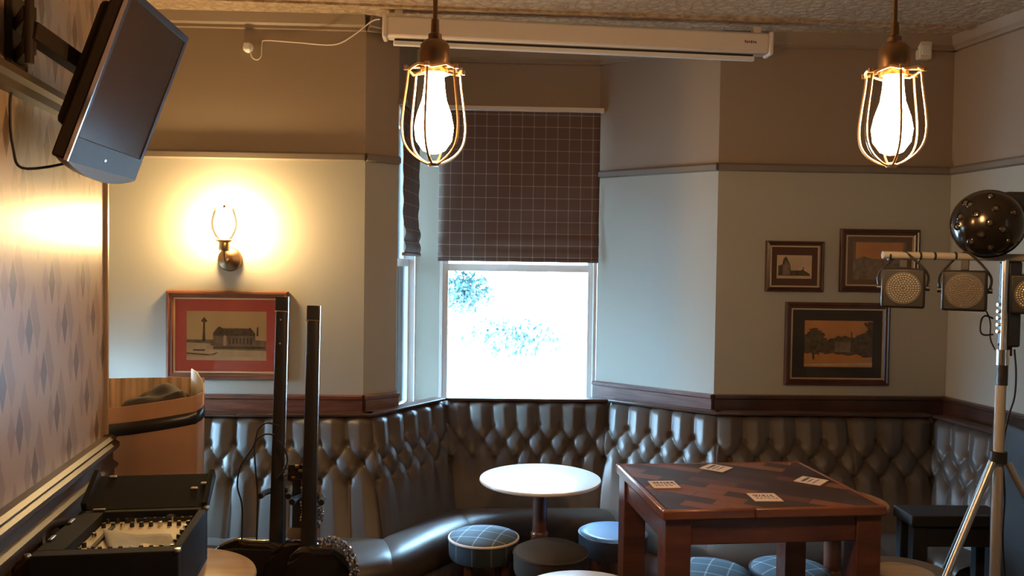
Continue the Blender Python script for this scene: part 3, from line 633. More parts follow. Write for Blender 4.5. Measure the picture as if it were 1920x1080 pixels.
# ------------------------------------------------------------------ pendant lamps
def pendant(label, x, yb, yt, Y):
    pb = pY(x, yb, Y); pt = pY(x, yt, Y); h = pt.z-pb.z; k = h/.235     # cage bottom to collar
    r = thing('pendant_lamp', label, 'lamp', (pb.x, pb.y, pb.z), 0, 'caged pendant lamps'); 
    zc = h
    MB().tube([(0, 0, zc+.10), (0, 0, CEIL-pb.z-.03)], .0055, 8).build('cord', 'bronze', r)
    MB().lathe([(0, CEIL-pb.z-.035), (.03, CEIL-pb.z-.03), (.045, CEIL-pb.z-.01), (.046, CEIL-pb.z), (0, CEIL-pb.z)], n=24).build('ceiling_rose', 'bronze', r)
    MB().lathe([(0, zc+.105), (.009, zc+.105), (.010, zc+.075), (.016, zc+.07), (.016, zc+.06), (.026, zc+.055), (.034, zc+.045), (.036, zc+.02), (.034, zc-.005), (.032, zc-.02), (0, zc-.02)], n=32).build('lamp_holder', 'bronze', r)
    cg = MB().tube([(.062*cos(i*pi/12), .062*sin(i*pi/12), zc-.012+.004*cos(i*pi/2)) for i in range(24)], .0035, 6, closed=True)
    prof = [(.062, zc-.012), (.066, zc-.05), (.073, zc-.10), (.077, zc-.145), (.072, zc-.18), (.056, zc-.205), (.032, zc-.222), (.012, zc-.23)]
    for i in range(6):
        a = i*pi/3+.35; cg.tube(bez([(q*cos(a), q*sin(a), z) for q, z in prof], 4), .0032, 6)
        cg.tube([(.034*cos(a), .034*sin(a), zc-.008), (.066*cos(a), .066*sin(a), zc-.012)], .003, 6)
        cg.lathe([(0, -.006), (.006, -.005), (.006, .005), (0, .006)], c=(.068*cos(a), .068*sin(a), zc-.012), n=8)
    cg.lathe([(0, zc-.236), (.012, zc-.235), (.014, zc-.228), (.010, zc-.224), (0, zc-.224)], n=16)
    cg.build('wire_cage', 'cage_brass', r)
    MB().lathe([(.0, zc-.02), (.022, zc-.022), (.024, zc-.05), (.028, zc-.08), (.040, zc-.115), (.046, zc-.145), (.042, zc-.175), (.026, zc-.198), (.010, zc-.205), (0, zc-.206)], n=32).build('bulb', 'bulb_glow', r)
    return r
pendant('lit caged pendant lamp hanging in front of the bay window', 813, 305, 122, 2.0)
pendant('lit caged pendant lamp hanging at the right, in front of the right wall', 1671, 303, 127, 2.03)
# ------------------------------------------------------------------ projector screen, plug, sensor
a = pY(718, 52, 4.38); b = pY(1445, 85, 4.52); d = (b-a); d.z = 0; Lp = d.length; d.normalize()
ps = thing('projector_screen', 'long white rolled-up projector screen case hung under the ceiling across the bay', 'projector screen', (a.x, a.y, (a.z+b.z)/2), math.atan2(d.y, d.x)); z0 = -.054; z1 = .054
ps.rotation_euler = (0, math.atan2(a.z-b.z, Lp), math.atan2(d.y, d.x)); ps.location.z = a.z
MB().box((.02, -.045, z0), (Lp-.02, .045, z1)).build('casing', 'screen_white', ps, bevel=.014)
for x in (0, Lp-.025): MB().box((x, -.05, z0-.006), (x+.025, .05, z1+.006)).build('end_cap', 'screen_white', ps, bevel=.008)
MB().box((.055, -.02, z0-.035), (Lp-.09, .008, z0-.012)).build('bottom_bar', 'white_paint', ps, bevel=.004)
MB().box((.06, -.008, z0-.014), (Lp-.095, -.004, z0+.003)).build('screen_cloth', 'black_plastic', ps)
mb = MB(); 
for k in range(6): mb.box((Lp-.155+k*.011, -.046, -.004-.002*(k % 2)), (Lp-.148+k*.011, -.0452, .006+.003*(k % 3 == 0)))
mb.build('printed_mark', 'bronze', ps)
for x in (.06, Lp-.1): MB().box((x, -.02, z1), (x+.04, .03, CEIL-ps.location.z-(.0 if x < 1 else -.0))).build('hanging_bracket', 'screen_white', ps, bevel=.002)
pts = [(470, 94), (474, 108), (483, 113), (491, 106), (493, 84), (500, 77), (560, 81), (625, 84), (660, 68), (697, 40), (712, 36)]
P3 = []
for i, q in enumerate(pts):
    w = pw(*q, NK, LA); w = Vector((w.x, w.y-.012, w.z))
    if q[0] > 620: t = (q[0]-620)/92; g = pY(q[0], q[1], 4.44-.07*t); w = g
    P3.append(w)
inv = ps.matrix_basis.inverted(); MB().tube([inv @ q for q in bez(P3, 5)], .0035, 8).build('power_cable', 'screen_white', ps)
p = pw(466, 90, NK, LA); pl = thing('wall_plug', 'white plug in the wall high at the left, feeding the projector screen', 'plug', (p.x, p.y, p.z), math.atan2((LA-NK).y, (LA-NK).x))
MB().lathe([(0, .0), (.026, 0), (.027, .012), (.022, .018), (0, .02)], n=24, M=YR).build('socket_plate', 'white_paint', pl); MB().box((-.018, -.045, -.022), (.018, -.015, .02)).build('plug_body', 'white_paint', pl, bevel=.008)
p = pw(1728, 92, RA, RB); sn = thing('motion_sensor', 'small white motion sensor high on the right wall beside the pendant lamp', 'sensor', (p.x, p.y, p.z), math.atan2((RB-RA).y, (RB-RA).x))
MB().box((-.036, -.05, -.065), (.036, 0, .065)).build('housing', 'screen_white', sn, bevel=.008); MB().box((-.026, -.056, -.045), (.026, -.048, .01)).build('lens', 'white_paint', sn, bevel=.004); MB().box((-.02, -.03, .06), (.02, 0, .075)).build('bracket', 'screen_white', sn)
# ------------------------------------------------------------------ television
YA, YB = 2.42, 2.92
A = pY(122, 300, YA); B = pY(250, 338, YB); Cc = pY(345, 75, YB); Dd = pY(240, -28, YA)
ux = (B-A).normalized(); uz = (Dd-A); Hh = uz.length; uz = (uz-ux*uz.dot(ux)).normalized(); un = ux.cross(uz).normalized()
if un.x < 0: un = -un
Wt = (B-A).length
tv = thing('wall_television', 'flat black television on a wall arm, tilted down from the left wall', 'television', (0, 0, 0))
M = Matrix(((ux.x, -un.x, uz.x, A.x), (ux.y, -un.y, uz.y, A.y), (ux.z, -un.z, uz.z, A.z), (0, 0, 0, 1)))
tv.matrix_basis = M                     # local x along the set, -y out of the screen, z up the set
MB().box((0, 0, 0), (Wt, .045, Hh)).build('cabinet', 'tv_black', tv, bevel=.008)
mb = MB(); mb.box((.03, .045, .09), (Wt-.03, .085, Hh-.05)); mb.build('rear_cover', 'tv_black', tv, bevel=.02)
bz = .022; mb = MB()
for a, b in (((0, 0), (Wt, .075)), ((0, Hh-bz), (Wt, Hh)), ((0, .075), (bz, Hh-bz)), ((Wt-bz, .075), (Wt, Hh-bz))): mb.box((a[0], -.006, a[1]), (b[0], .002, b[1]))
mb.build('bezel', 'tv_black', tv, bevel=.002)
MB().box((bz, -.002, .075), (Wt-bz, .0, Hh-bz)).build('screen', 'tv_screen', tv)
mb = MB(); pr = [(0, 0)]+[(Wt*i/16, -.035*sin(pi*i/16)**.8) for i in range(1, 16)]+[(Wt, 0)]; n = len(pr)
for y0 in (0,):
    a = [mb.bm.verts.new((q[0], -.006, q[1]+.001)) for q in pr]; b = [mb.bm.verts.new((q[0], .03, q[1]+.001)) for q in pr]
    mb.bm.faces.new(a); mb.bm.faces.new(b[::-1])
    for i in range(n): mb.bm.faces.new((a[i], a[(i+1) % n], b[(i+1) % n], b[i]))
mb.build('speaker_strip', 'tv_strip', tv)
for x in (-.001,): MB().box((x-.002, -.008, .0), (x+.004, .004, Hh)).build('edge_trim', 'chrome', tv)
MB().box((Wt*.45, -.0065, .03), (Wt*.45+.012, -.006, .037)).build('indicator', 'chrome', tv)
# bracket: wall plate, two arms, joint, tilt plate
iv = M.inverted()
cw = Vector((PE.x, PE.y, 0))-Vector((LDIR.x, LDIR.y, 0))*(.95); wn = Vector((LDIR.y, -LDIR.x, 0))
def box_between(nm, p, q, w, h, m, par, iv):
    p, q = Vector(p), Vector(q); t = (q-p).normalized(); u = Vector((0, 0, 1)); s = t.cross(u).normalized(); u = s.cross(t)
    mb = MB(); vs = []
    for e in (p, q):
        for a, b in ((-1, -1), (1, -1), (1, 1), (-1, 1)): vs.append(mb.bm.verts.new(iv @ (e+s*a*w/2+u*b*h/2)))
    for f in ((0, 1, 2, 3), (7, 6, 5, 4), (0, 4, 5, 1), (1, 5, 6, 2), (2, 6, 7, 3), (3, 7, 4, 0)): mb.bm.faces.new([vs[i] for i in f])
    return mb.build(nm, m, par, bevel=.003)
zb = A.z+.34; wp = Vector((cw.x, cw.y, zb)); cen = A+ux*Wt*.5+uz*Hh*.5-un*.09
box_between('wall_plate', wp+wn*.002+Vector((0, 0, 0)), wp+wn*.022, .12, .26, 'tv_black', tv, iv)
el = wp+wn*.10-Vector((LDIR.x, LDIR.y, 0))*.16
for dz in (-.045, .045): box_between('support_arm', wp+wn*.02+Vector((0, 0, dz)), el+Vector((0, 0, dz)), .035, .04, 'tv_black', tv, iv)
box_between('support_arm', el, cen, .045, .05, 'tv_black', tv, iv)
mb = MB(); mb.tube([iv @ (el+Vector((0, 0, -.09))), iv @ (el+Vector((0, 0, .09)))], .012, 14); mb.build('pivot', 'tv_black', tv)
mb = MB(); mb.box((Wt*.5-.10, .08, Hh*.5-.11), (Wt*.5+.10, .095, Hh*.5+.11)); mb.build('tilt_plate', 'tv_black', tv, bevel=.003)
cb = [iv @ q for q in bez([cen+Vector((0, 0, -.1)), cen+Vector((-.02, -.02, -.22)), wp+wn*.04+Vector((0, 0, -.36)), wp+wn*.012+Vector((0, -.02, -.30)), wp+wn*.012+Vector((0, -.03, -.16)), wp+wn*.02+Vector((0, 0, -.1))], 6)]
MB().tube(cb, .004, 8).build('cable', 'black_plastic', tv)
# ------------------------------------------------------------------ black cabinet, cardboard box, flight case
cbx = thing('cardboard_box', 'open cardboard box with a black tape band, on the bench end by the left wall', 'box', (-1.528, 3.665, .457), .34)
w, dd_ = .195, .135
def wallgrid(f0, f1, zt0, zt1, name, m, n=10, z0=0.0, bulge=0.0, inn=None):
    mb = MB(); P = []
    for i in range(n+1):
        t = i/n; x = f0[0]+(f1[0]-f0[0])*t; y = f0[1]+(f1[1]-f0[1])*t; zt = zt0+(zt1-zt0)*t
        nx, ny = (f1[1]-f0[1]), -(f1[0]-f0[0]); q = sqrt(nx*nx+ny*ny); nx /= q; ny /= q; k = bulge*sin(pi*t)
        P.append([(x+nx*k*(z/.5), y+ny*k*(z/.5), z0+(zt-z0)*z/1.0) for z in (0, .25, .5, .75, 1)])
    mb.grid(P); o = mb.build(name, m, cbx); s = o.modifiers.new('thick', 'SOLIDIFY'); s.thickness = .005; s.offset = -1; return o
wallgrid((-w, -dd_), (w-.03, -dd_), .675, .715, 'front_panel', 'cardboard', bulge=.015)
wallgrid((w-.03, -dd_), (w, -dd_+.06), .715, .725, 'right_corner', 'cardboard', n=4)
wallgrid((w, -dd_+.06), (w, dd_), .725, .735, 'right_panel', 'cardboard')
wallgrid((w, dd_), (-w-.01, dd_), .755, .765, 'rear_panel', 'cardboard_in', bulge=.01)
wallgrid((-w-.01, dd_), (-w, -dd_), .76, .675, 'left_panel', 'cardboard')
MB().box((-w, -dd_, .0), (w-.02, dd_, .005)).build('bottom_panel', 'cardboard', cbx)
mb = MB(); P = [[(w-.055, dd_-.02, .62), (w-.052, dd_-.015, .80)], [(w-.03, .06, .66), (w-.028, .06, .79)], [(w-.006, -.0, .70), (w-.004, .0, .755)]]
mb.grid(P); o = mb.build('flap', 'white_paint', cbx); s = o.modifiers.new('t', 'SOLIDIFY'); s.thickness = .005  # cardboard flap whitened: bright light from the nook put into its colour
mb = MB(); P = []
def band(x, y, z): P.append([(x, y, z-.026), (x, y, z+.026)])
for i in range(11):
    t = i/10; band(-w+(2*w-.03)*t, -dd_-.004-.0262*sin(pi*t), .583+.04*t)
band(w-.028, -dd_-.003, .626); band(w-.010, -dd_+.026, .632); band(w+.003, -dd_+.06, .642); band(w+.003, dd_, .66)
mb.grid(P); o = mb.build('tape_band', 'tape', cbx); s = o.modifiers.new('t', 'SOLIDIFY'); s.thickness = .0015
jk = thing('dark_garment', 'dark crumpled cloth bundle lying in the top of the cardboard box', 'clothing', (-1.528, 3.665, 1.085), .34)
mb = MB(); P = []
for i in range(25):
    x = -.17+.33*i/24; row = []
    for j in range(17):
        y = -.10+.20*j/16; e = min(1, min(i, 24-i)/4, min(j, 16-j)/3); row.append((x, y, .0+e*(.05+.2*(x+.17)*.3+.03*sin(x*17+1)+.014*sin(x*31+y*40)+.01*cos(y*50-x*20))))
    P.append(row)
mb.grid(P); o = mb.build('folded_cloth', 'box_cloth', jk, ang=80); s = o.modifiers.new('t', 'SOLIDIFY'); s.thickness = .01; s.offset = -1
MB().box((-.15, -.09, -.60), (.14, .09, .0)).build('cloth_bulk', 'box_cloth', jk, bevel=.03)
# flight case: rim corners found in the picture, rim at z .87
ZC = .90
BL = pz(152, 958, ZC); BR = pz(378, 962, ZC); FL = pz(78, 1042, ZC)
cx = (BR-BL).normalized(); wc = (BR-BL).length; dc = .45; th = .025
fc = thing('flight_case', 'open black flight case with metal latches holding a cream mixing desk, bottom left', 'flight case', (BL.x, BL.y, .72), .165)
hc_ = ZC-.72
mb = MB(); sk = -.0
tl, tf = .078, .05
mb.box((0, -dc, 0), (wc, 0, .012)); mb.box((0, -th, .012), (wc, 0, hc_)); mb.box((0, -dc, .012), (wc, -dc+tf, hc_)); mb.box((0, -dc+tf, .012), (tl, -th, hc_)); mb.box((wc-th, -dc+tf, .012), (wc, -th, hc_))
mb.build('case_body', 'black_matte', fc, bevel=.003)
ld = MB(); ta = radians(62); lh = .17
Ml = Matrix.Translation((0, .004, hc_)) @ Matrix.Rotation(-ta, 4, 'X')
ld.box((0, .0, .0), (wc, .02, lh), Ml); ld.box((wc-.02, -.02, 0), (wc, .0, lh), Ml); ld.box((0, -.03, 0), (.02, 0, lh), Ml); ld.build('lid', 'black_matte', fc, bevel=.003)
for x, y, z, rx in ((.06, -.01, hc_+.002, 0), (.012, -.13, hc_+.002, 1), (.012, -.30, hc_+.002, 1)):
    m_ = MB(); m_.box((x-.02, y-.006, z), (x+.02, y+.006, z+.006)) if not rx else m_.box((x-.006, y-.022, z), (x+.006, y+.022, z+.006)); m_.build('latch', 'steel', fc, bevel=.002)
for x, z in ((wc-.06, .09), (wc-.03, .115), (wc*.15, .16)): MB().box((x-.012, -.006, z-.005), (x+.012, .0, z+.005), Ml).build('lid_catch', 'steel', fc, bevel=.002)
MB().lathe([(0, 0), (.018, 0), (.018, .003), (.012, .004), (.012, .001), (0, .001)], n=20, M=Matrix.Translation((wc*.72, -th-.001, hc_-.03)) @ Matrix.Rotation(radians(90), 4, 'X')).build('badge', 'steel', fc)
for x, y in ((wc, 0), (wc, -dc), (0, -dc)): MB().lathe([(0, -.008), (.009, -.006), (.011, 0), (.009, .006), (0, .008)], c=(x-.004, y+(-.004 if y == 0 else .004), hc_), n=12).build('corner_ball', 'steel', fc)
mx = thing('mixing_desk', 'cream mixing desk with dark knobs inside the black flight case', 'mixer', (fc.location.x, fc.location.y, .753), fc.rotation_euler.z)
MB().box((tl+.003, -dc+tf+.003, -.02), (wc-th-.003, -th-.003, .115)).build('panel', 'mixer_cream', mx, bevel=.003)
random.seed(4); x0_, x1_, y0_, y1_ = tl+.02, wc-th-.02, -dc+tf+.018, -th-.02
for i in range(10):
    for j in range(8):
        x = x0_+i*(x1_-x0_)/9; y = y0_+j*(y1_-y0_)/7
        if 2 <= j <= 5 and 1 <= i <= 8 or (i < 2 and j in (3, 5)): continue
        MB().lathe([(.0075, .115), (.0062, .130), (0, .131)], c=(x, y, 0), n=10).build('knob', 'black_plastic' if (i*3+j) % 4 else 'chrome', mx)
MB().box((tl+.045, -dc+.14, .115), (tl+.056, -th-.07, .124)).build('fader_strip', 'black_plastic', mx)
MB().box((x0_+.06, y1_-.006, .115), (x1_, y1_+.012, .128)).build('socket_row', 'black_plastic', mx)
ppz = .733+.134
pp = thing('paper_sheet', 'creased grey-white sheet of paper with faint lines, lying on the mixing desk', 'paper', (0, 0, 0)); c4 = [pz(210, 1052, ppz), pz(338, 1042, ppz), pz(320, 1010, ppz), pz(192, 1000, ppz)]
pp.location = (c4[0].x, c4[0].y, ppz); c4 = [q-pp.location for q in c4]
mb = MB(); P = []
for i in range(13):
    u = i/12; row = []
    for v in range(9):
        w_ = v/8; q = c4[0].lerp(c4[1], u).lerp(c4[3].lerp(c4[2], u), w_); row.append((q.x, q.y, .004+.005*sin(u*6+w_*2)+.012*abs(w_-.5)))
    P.append(row)
mb.grid(P); o = mb.build('sheet', 'paper', pp, ang=80); s = o.modifiers.new('t', 'SOLIDIFY'); s.thickness = .0008
p = pz(85, 990, .9); hn = tag(MB().tube(bez([p+Vector((-.03, -.10, -.02)), p+Vector((.0, -.05, .012)), p+Vector((.0, .02, .015)), p+Vector((.03, .06, -.02)), p+Vector((.05, .03, -.06)), p+Vector((.03, -.05, -.05)), p+Vector((.01, -.02, .0)), p+Vector((.04, .05, .01))], 6), .011, 8).build('cable_coil', 'black_plastic'), 'black coiled cable slung between the left wall rail and the flight case', 'cable')
# ------------------------------------------------------------------ bass guitars on stands
def guitar(label, xt, yt, xb, yb, Y, wt, wb, bodyw, dots, bx=0, rim=True, nut=28, tilt=0, bodym='black_gloss'):
    t = pY(xt, yt, Y); b = pY(xb, yb, Y); ax = (t-b); Ln = ax.length; ax.normalize()
    r = thing('electric_guitar', label, 'guitar', (b.x, b.y, b.z)); 
    side = Vector((1, 0, 0)); side = (side-ax*side.dot(ax)).normalized(); out = side.cross(ax)
    r.matrix_basis = Matrix(((side.x, -out.x, ax.x, b.x), (side.y, -out.y, ax.y, b.y), (side.z, -out.z, ax.z, b.z), (0, 0, 0, 1)))
    # local: z along the neck, x sideways, y away from the viewer
    mb = MB(); P = []; N = 12
    zn = Ln-nut*Y/FPX
    for i in range(N+1):
        z = -.02+(zn+.02)*i/N; w = wb+(wt-wb)*i/N; P.append([(w/2*cos(a), -.012*sin(a), z) for a in [k*pi/10 for k in range(11)]]+[(-w/2, .006, z), (w/2, .006, z), (w/2, 0, z)])
    mb.grid(P); mb.build('neck', 'black_plastic', r)
    MB().box((-wt/2-.001, -.008, zn-.002), (wt/2+.001, .012, zn+.003)).build('nut', 'chrome', r)
    MB().prism([(-wt/2, -.008), (wt/2, -.008), (wt/2, .008), (-wt/2, .008)], zn+.003, Ln).build('headstock', 'black_plastic', r, bevel=.002)
    if rim: MB().box((wt/2-.0005, -.004, .0), (wt/2+.0025, .004, Ln)).build('binding', 'steel', r)
    for z in dots: MB().lathe([(0, -.001), (.0035, -.001), (.0035, .001), (0, .001)], c=(0, 0, 0), n=10, M=Matrix.Translation((0, -.0125, z)) @ Matrix.Rotation(radians(90), 4, 'X')).build('side_dot', 'chrome', r)
    # body: outline with two horns, rounded edges
    bw = bodyw; ol = [(-.02, .0), (-.2*bw, .002), (-.38*bw, -.03), (-.48*bw, -.085), (-.49*bw, -.14), (-.43*bw, -.20), (-.44*bw, -.27), (-.5*bw, -.34), (-.46*bw, -.43), (-.25*bw, -.49), (0, -.505), (.25*bw, -.49), (.46*bw, -.43), (.5*bw, -.34), (.44*bw, -.27), (.42*bw, -.20), (.48*bw, -.13), (.47*bw, -.07), (.36*bw, -.025), (.2*bw, -.0), (.02, .0)]
    sm = [(p.x, p.y) for p in bez([(x+bx, z, 0) for x, z in ol], 4)]
    mb = MB(); n = len(sm); cxx = sum(p[0] for p in sm)/n; czz = sum(p[1] for p in sm)/n
    lay = [(.86, -.024), (.95, -.020), (1, -.010), (1, .012), (.95, .02)]
    rings = [[mb.bm.verts.new((cxx+(p[0]-cxx)*k, y, czz+(p[1]-czz)*k)) for p in sm] for k, y in lay]
    for A_, B_ in zip(rings, rings[1:]):
        for i in range(n): mb.bm.faces.new((A_[i], A_[(i+1) % n], B_[(i+1) % n], B_[i]))
    mb.bm.faces.new(rings[0][::-1]); mb.bm.faces.new(rings[-1]); mb.build('body', bodym, r, ang=50)
    return r
g1 = guitar('black bass guitar, the left and taller of the two upright necks before the bench', 529, 556, 518, 1014, 3.05, .043, .052, .36, (.80, .715), bx=-.075)
g2 = guitar('black bass guitar with an upright neck, the right one with the silver strap', 588, 573, 578, 1022, 2.93, .043, .054, .26, (), bx=.045)
# strap on the right guitar: strip of sequins
def sequins(name, pts, wid, par, seed, r=.0075):
    random.seed(seed); mb = MB(); C = bez(pts, 14); iv = par.matrix_basis.inverted()
    for i in range(len(C)-1):
        t = (C[i+1]-C[i]).normalized(); s = t.cross(Vector((0, -1, 0))).normalized()
        for k in range(3):
            p = iv @ (C[i]+s*wid*(k/2-.5)+Vector((0, random.uniform(-.004, .004), 0))); a = random.uniform(0, 3)
            mb.lathe([(0, r*.8), (r, 0), (0, -r*.8)], n=5, M=Matrix.Translation(p) @ Matrix.Rotation(a, 4, 'X') @ Matrix.Rotation(a*2, 4, 'Z'))
    o = mb.build(name, 'silver_sequin', par, smooth=False); return o
D = 2.88
sequins('strap', [pY(600, 1020, D), pY(622, 1014, D), pY(645, 1025, D), pY(660, 1050, D), pY(664, 1078, D), pY(658, 1110, D), pY(640, 1150, D)], .022, g2, 3)
sequins('strap', [pY(594, 935, 3.02), pY(600, 950, 3.02), pY(601, 972, 3.02), pY(594, 988, 3.02)], .014, g2, 5, .005)
iv = g2.matrix_basis.inverted(); q = iv @ pY(607, 1034, 2.88); MB().prism([(q.x-.02, -.0), (q.x+.022, 0.0), (q.x+.01, .003), (q.x-.012, .003)], q.z-.008, q.z+.008).build('pickguard', 'paper', g2)
# a third, shorter instrument: headstock with brass tuners between the necks
c0 = pY(556, 1000, 3.02); c1 = pY(553, 872, 3.02); g3 = thing('electric_guitar', 'short dark guitar with brass tuning pegs, its headstock between the two tall necks', 'guitar', (c0.x, c0.y, c0.z))
Lq = c1.z-c0.z
MB().box((-.018, .002, -.02), (.018, .02, Lq-.05)).build('neck', 'black_plastic', g3, bevel=.004)
MB().prism([(-.035, .004), (.026, .004), (.026, .016), (-.035, .016)], Lq-.06, Lq).build('headstock', 'black_gloss', g3, bevel=.004)
for i, (x, z) in enumerate(((-.042, -.012), (-.042, -.035), (.0, -.005), (.012, -.02), (-.012, -.045))): MB().lathe([(0, -.008), (.006, -.006), (.006, .006), (0, .008)], n=10, M=Matrix.Translation((x, 0, Lq+z)) @ Matrix.Rotation(radians(90), 4, 'Y')).build('tuning_peg', 'brass', g3)
mb = MB(); 
for k in range(12): mb.lathe([(0, -.005), (.005, 0), (0, .005)], c=(.018+.003*sin(k), -.006, Lq-.08-k*.0105), n=6)
mb.build('hanging_chain', 'silver_sequin', g3, smooth=False)
mb = MB(); P = [(.145*cos(a)*(1 if cos(a) > 0 else .9), .17*sin(a)-.17) for a in [k*2*pi/32 for k in range(32)]]
mb.prism(P, -.03, .03, M=Matrix.Translation((0, .03, -.03)) @ Matrix.Rotation(radians(90), 4, 'X')); mb.build('body', 'black_gloss', g3, bevel=.012)
MB().box((-.03, -.003, -.02), (.02, .002, .02)).build('bridge', 'steel', g3)
# stands
def gstand(label, x, y, zc, zr, a0):
    r = thing('guitar_stand', label, 'stand', (x, y, 0))
    MB().tube([(0, .07, .05), (0, .07, zc)], .011, 10).build('upright', 'black_plastic', r)
    for a in (a0, a0+120, a0+240): MB().tube([(0, .07, .16), (.2*cos(radians(a)), .07+.2*sin(radians(a)), .012)], .010, 8).build('leg', 'black_plastic', r)
    MB().tube(bez([(-.05, -.05, zc), (-.045, .0, zc), (-.02, .06, zc-.005), (.02, .06, zc-.005), (.045, .0, zc), (.05, -.05, zc)], 5), .011, 8).build('neck_yoke', 'black_matte', r)
    MB().tube(bez([(-.10, -.06, zr+.02), (-.10, .0, zr), (-.05, .06, zr-.01), (.05, .06, zr-.01), (.10, 0, zr), (.10, -.06, zr+.02)], 5), .011, 8).build('body_rest', 'black_matte', r)
    return r
gstand('black guitar stand holding the left tall-necked guitar', g1.location.x, g1.location.y+.02, pY(500, 922, 3.08).z, g1.location.z-.53, 100)
gstand('black guitar stand holding the guitar with the silver strap', g2.location.x, g2.location.y+.02, pY(580, 930, 2.98).z, g2.location.z-.53, 40)
Y = 3.0
def cable(label, px, r=.0032, m='black_plastic', nm='cable', grp=None):
    o = MB().tube(bez([pY(a, b, c) for a, b, c in px], 6), r, 8).build(nm, m); return tag(o, label, 'cable', grp)
cable('black cable looped over the left guitar neck, outer loop', [(522, 798, Y), (500, 793, Y), (484, 805, Y), (476, 835, Y), (452, 872, Y), (445, 910, Y), (454, 950, Y), (453, 1015, Y)])
cable('black cable looped over the left guitar neck, inner loop', [(515, 815, Y), (495, 815, Y), (478, 832, Y), (479, 880, Y), (483, 930, Y), (481, 1012, Y)])
cable('short black cable loop at the right side of the left guitar neck', [(522, 826, Y), (533, 840, Y), (539, 865, Y), (530, 885, Y), (518, 898, Y)])
# ------------------------------------------------------------------ stage light stand
YS = 2.8
hub = pY(1872, 862, YS); top = pY(1876, 480, YS)
ls = thing('lighting_stand', 'metal tripod lighting stand with a horizontal bar at the right', 'stand', (hub.x, hub.y, 0))
def lz(y, x=1874): return pY(x, y, YS).z
MB().tube([(0, 0, .30), (0, 0, lz(722))], .0165, 16).build('lower_pole', 'grey_tube', ls)
MB().tube([(.004, 0, lz(722)), (.004, 0, lz(684))], .017, 14).build('grip', 'black_plastic', ls)
MB().tube([(.004, 0, lz(684)), (.004, 0, lz(655))], .02, 16).build('coupling', 'chrome', ls)
MB().tube([(.004, 0, lz(655)), (.004, 0, lz(480))], .0105, 14).build('upper_pole', 'steel', ls)
MB().tube([(0, 0, lz(868)), (0, 0, lz(846))], .026, 16).build('collar', 'black_plastic', ls)
bl_ = pY(1655, 478, YS); br_ = pY(2080, 487, YS); o0 = ls.location
MB().tube([bl_-o0, br_-o0], .0125, 14).build('crossbar', 'grey_tube', ls)
for x in (1667, 1724, 1751, 1790): q = pY(x, 480, YS)-o0; MB().tube([q-Vector((.0035, 0, 0)), q+Vector((.0035, 0, 0))], .0137, 14).build('bar_clip', 'black_plastic', ls)
def leg(ang, hubz, Lg=.62):
    a = radians(ang); s = Vector((.028*cos(a), .028*sin(a), hubz)); e = Vector((cos(a)*Lg, sin(a)*Lg, .02)); MB().tube([s, e], .0115, 12).build('leg', 'steel', ls)
    m_ = s.lerp(e, .62); MB().tube([(0, 0, m_.z-.16), m_], .005, 6).build('brace', 'steel', ls); MB().tube([e, e+Vector((0, 0, -.018))], .016, 10).build('rubber_foot', 'black_plastic', ls)
hz = lz(866)
leg(205, hz, .68); leg(318, hz); leg(95, hz)
MB().tube([(0, 0, .30), (0, 0, .36)], .024, 14).build('brace_hub', 'black_plastic', ls)
def parlight(label, x, y, m, tilt=0, sz=.065, lens=.049):
    c = pY(x, y, YS-.03); r = thing('stage_light', label, 'stage light', (c.x, c.y, c.z), tilt, 'lights hanging on the stand bar')
    MB().box((-sz, -.02, -sz), (sz, .06, sz)).build('housing', 'black_plastic', r, bevel=.008)
    MB().lathe([(0, .0), (lens, .0), (lens+.003, .002), (lens+.003, .006), (0, .006)], n=36, M=Matrix.Translation((0, -.018, 0)) @ YR).build('lens_plate', 'led_plate', r)
    mb = MB()
    for k in range(1, 7):
        R_ = lens*k/6.6; nn_ = max(6, int(2*pi*R_/.0075))
        for i in range(nn_): a = 2*pi*i/nn_; mb.lathe([(.0027, 0), (.002, .0022), (0, .003)], n=6, M=Matrix.Translation((R_*cos(a), -.0245, R_*sin(a))) @ YR)
    o = mb.build('led_lenses', m, r); o['kind'] = 'stuff'
    barz = pY(x, 480, YS).z-c.z
    MB().tube(bez([(-sz-.006, .02, .0), (-sz-.008, .02, sz*.7), (-sz*.5, .025, barz-.012), (0, .03, barz+.012), (sz*.5, .025, barz-.012), (sz+.008, .02, sz*.7), (sz+.006, .02, 0)], 5), .004, 8).build('yoke', 'black_plastic', r)
    MB().box((-.012, -.005, sz), (.012, .01, barz-.012)).build('hook', 'black_plastic', r, bevel=.002)
    for s_ in (-1, 1): MB().tube([(s_*(sz-.002), .02, 0), (s_*(sz+.014), .02, 0)], .009, 10).build('yoke_knob', 'black_plastic', r)
    return r
parlight('black square stage light with a pale dotted lens, leftmost on the bar', 1693, 540, 'lens_glass', -.40)
parlight('black square stage light with a dim brownish lens, second from the left on the bar', 1808, 545, 'lens_dim', -.52, .066, .053)
parlight('stage light with a golden lens at the right edge of the picture', 1936, 552, 'lens_gold', -.5)
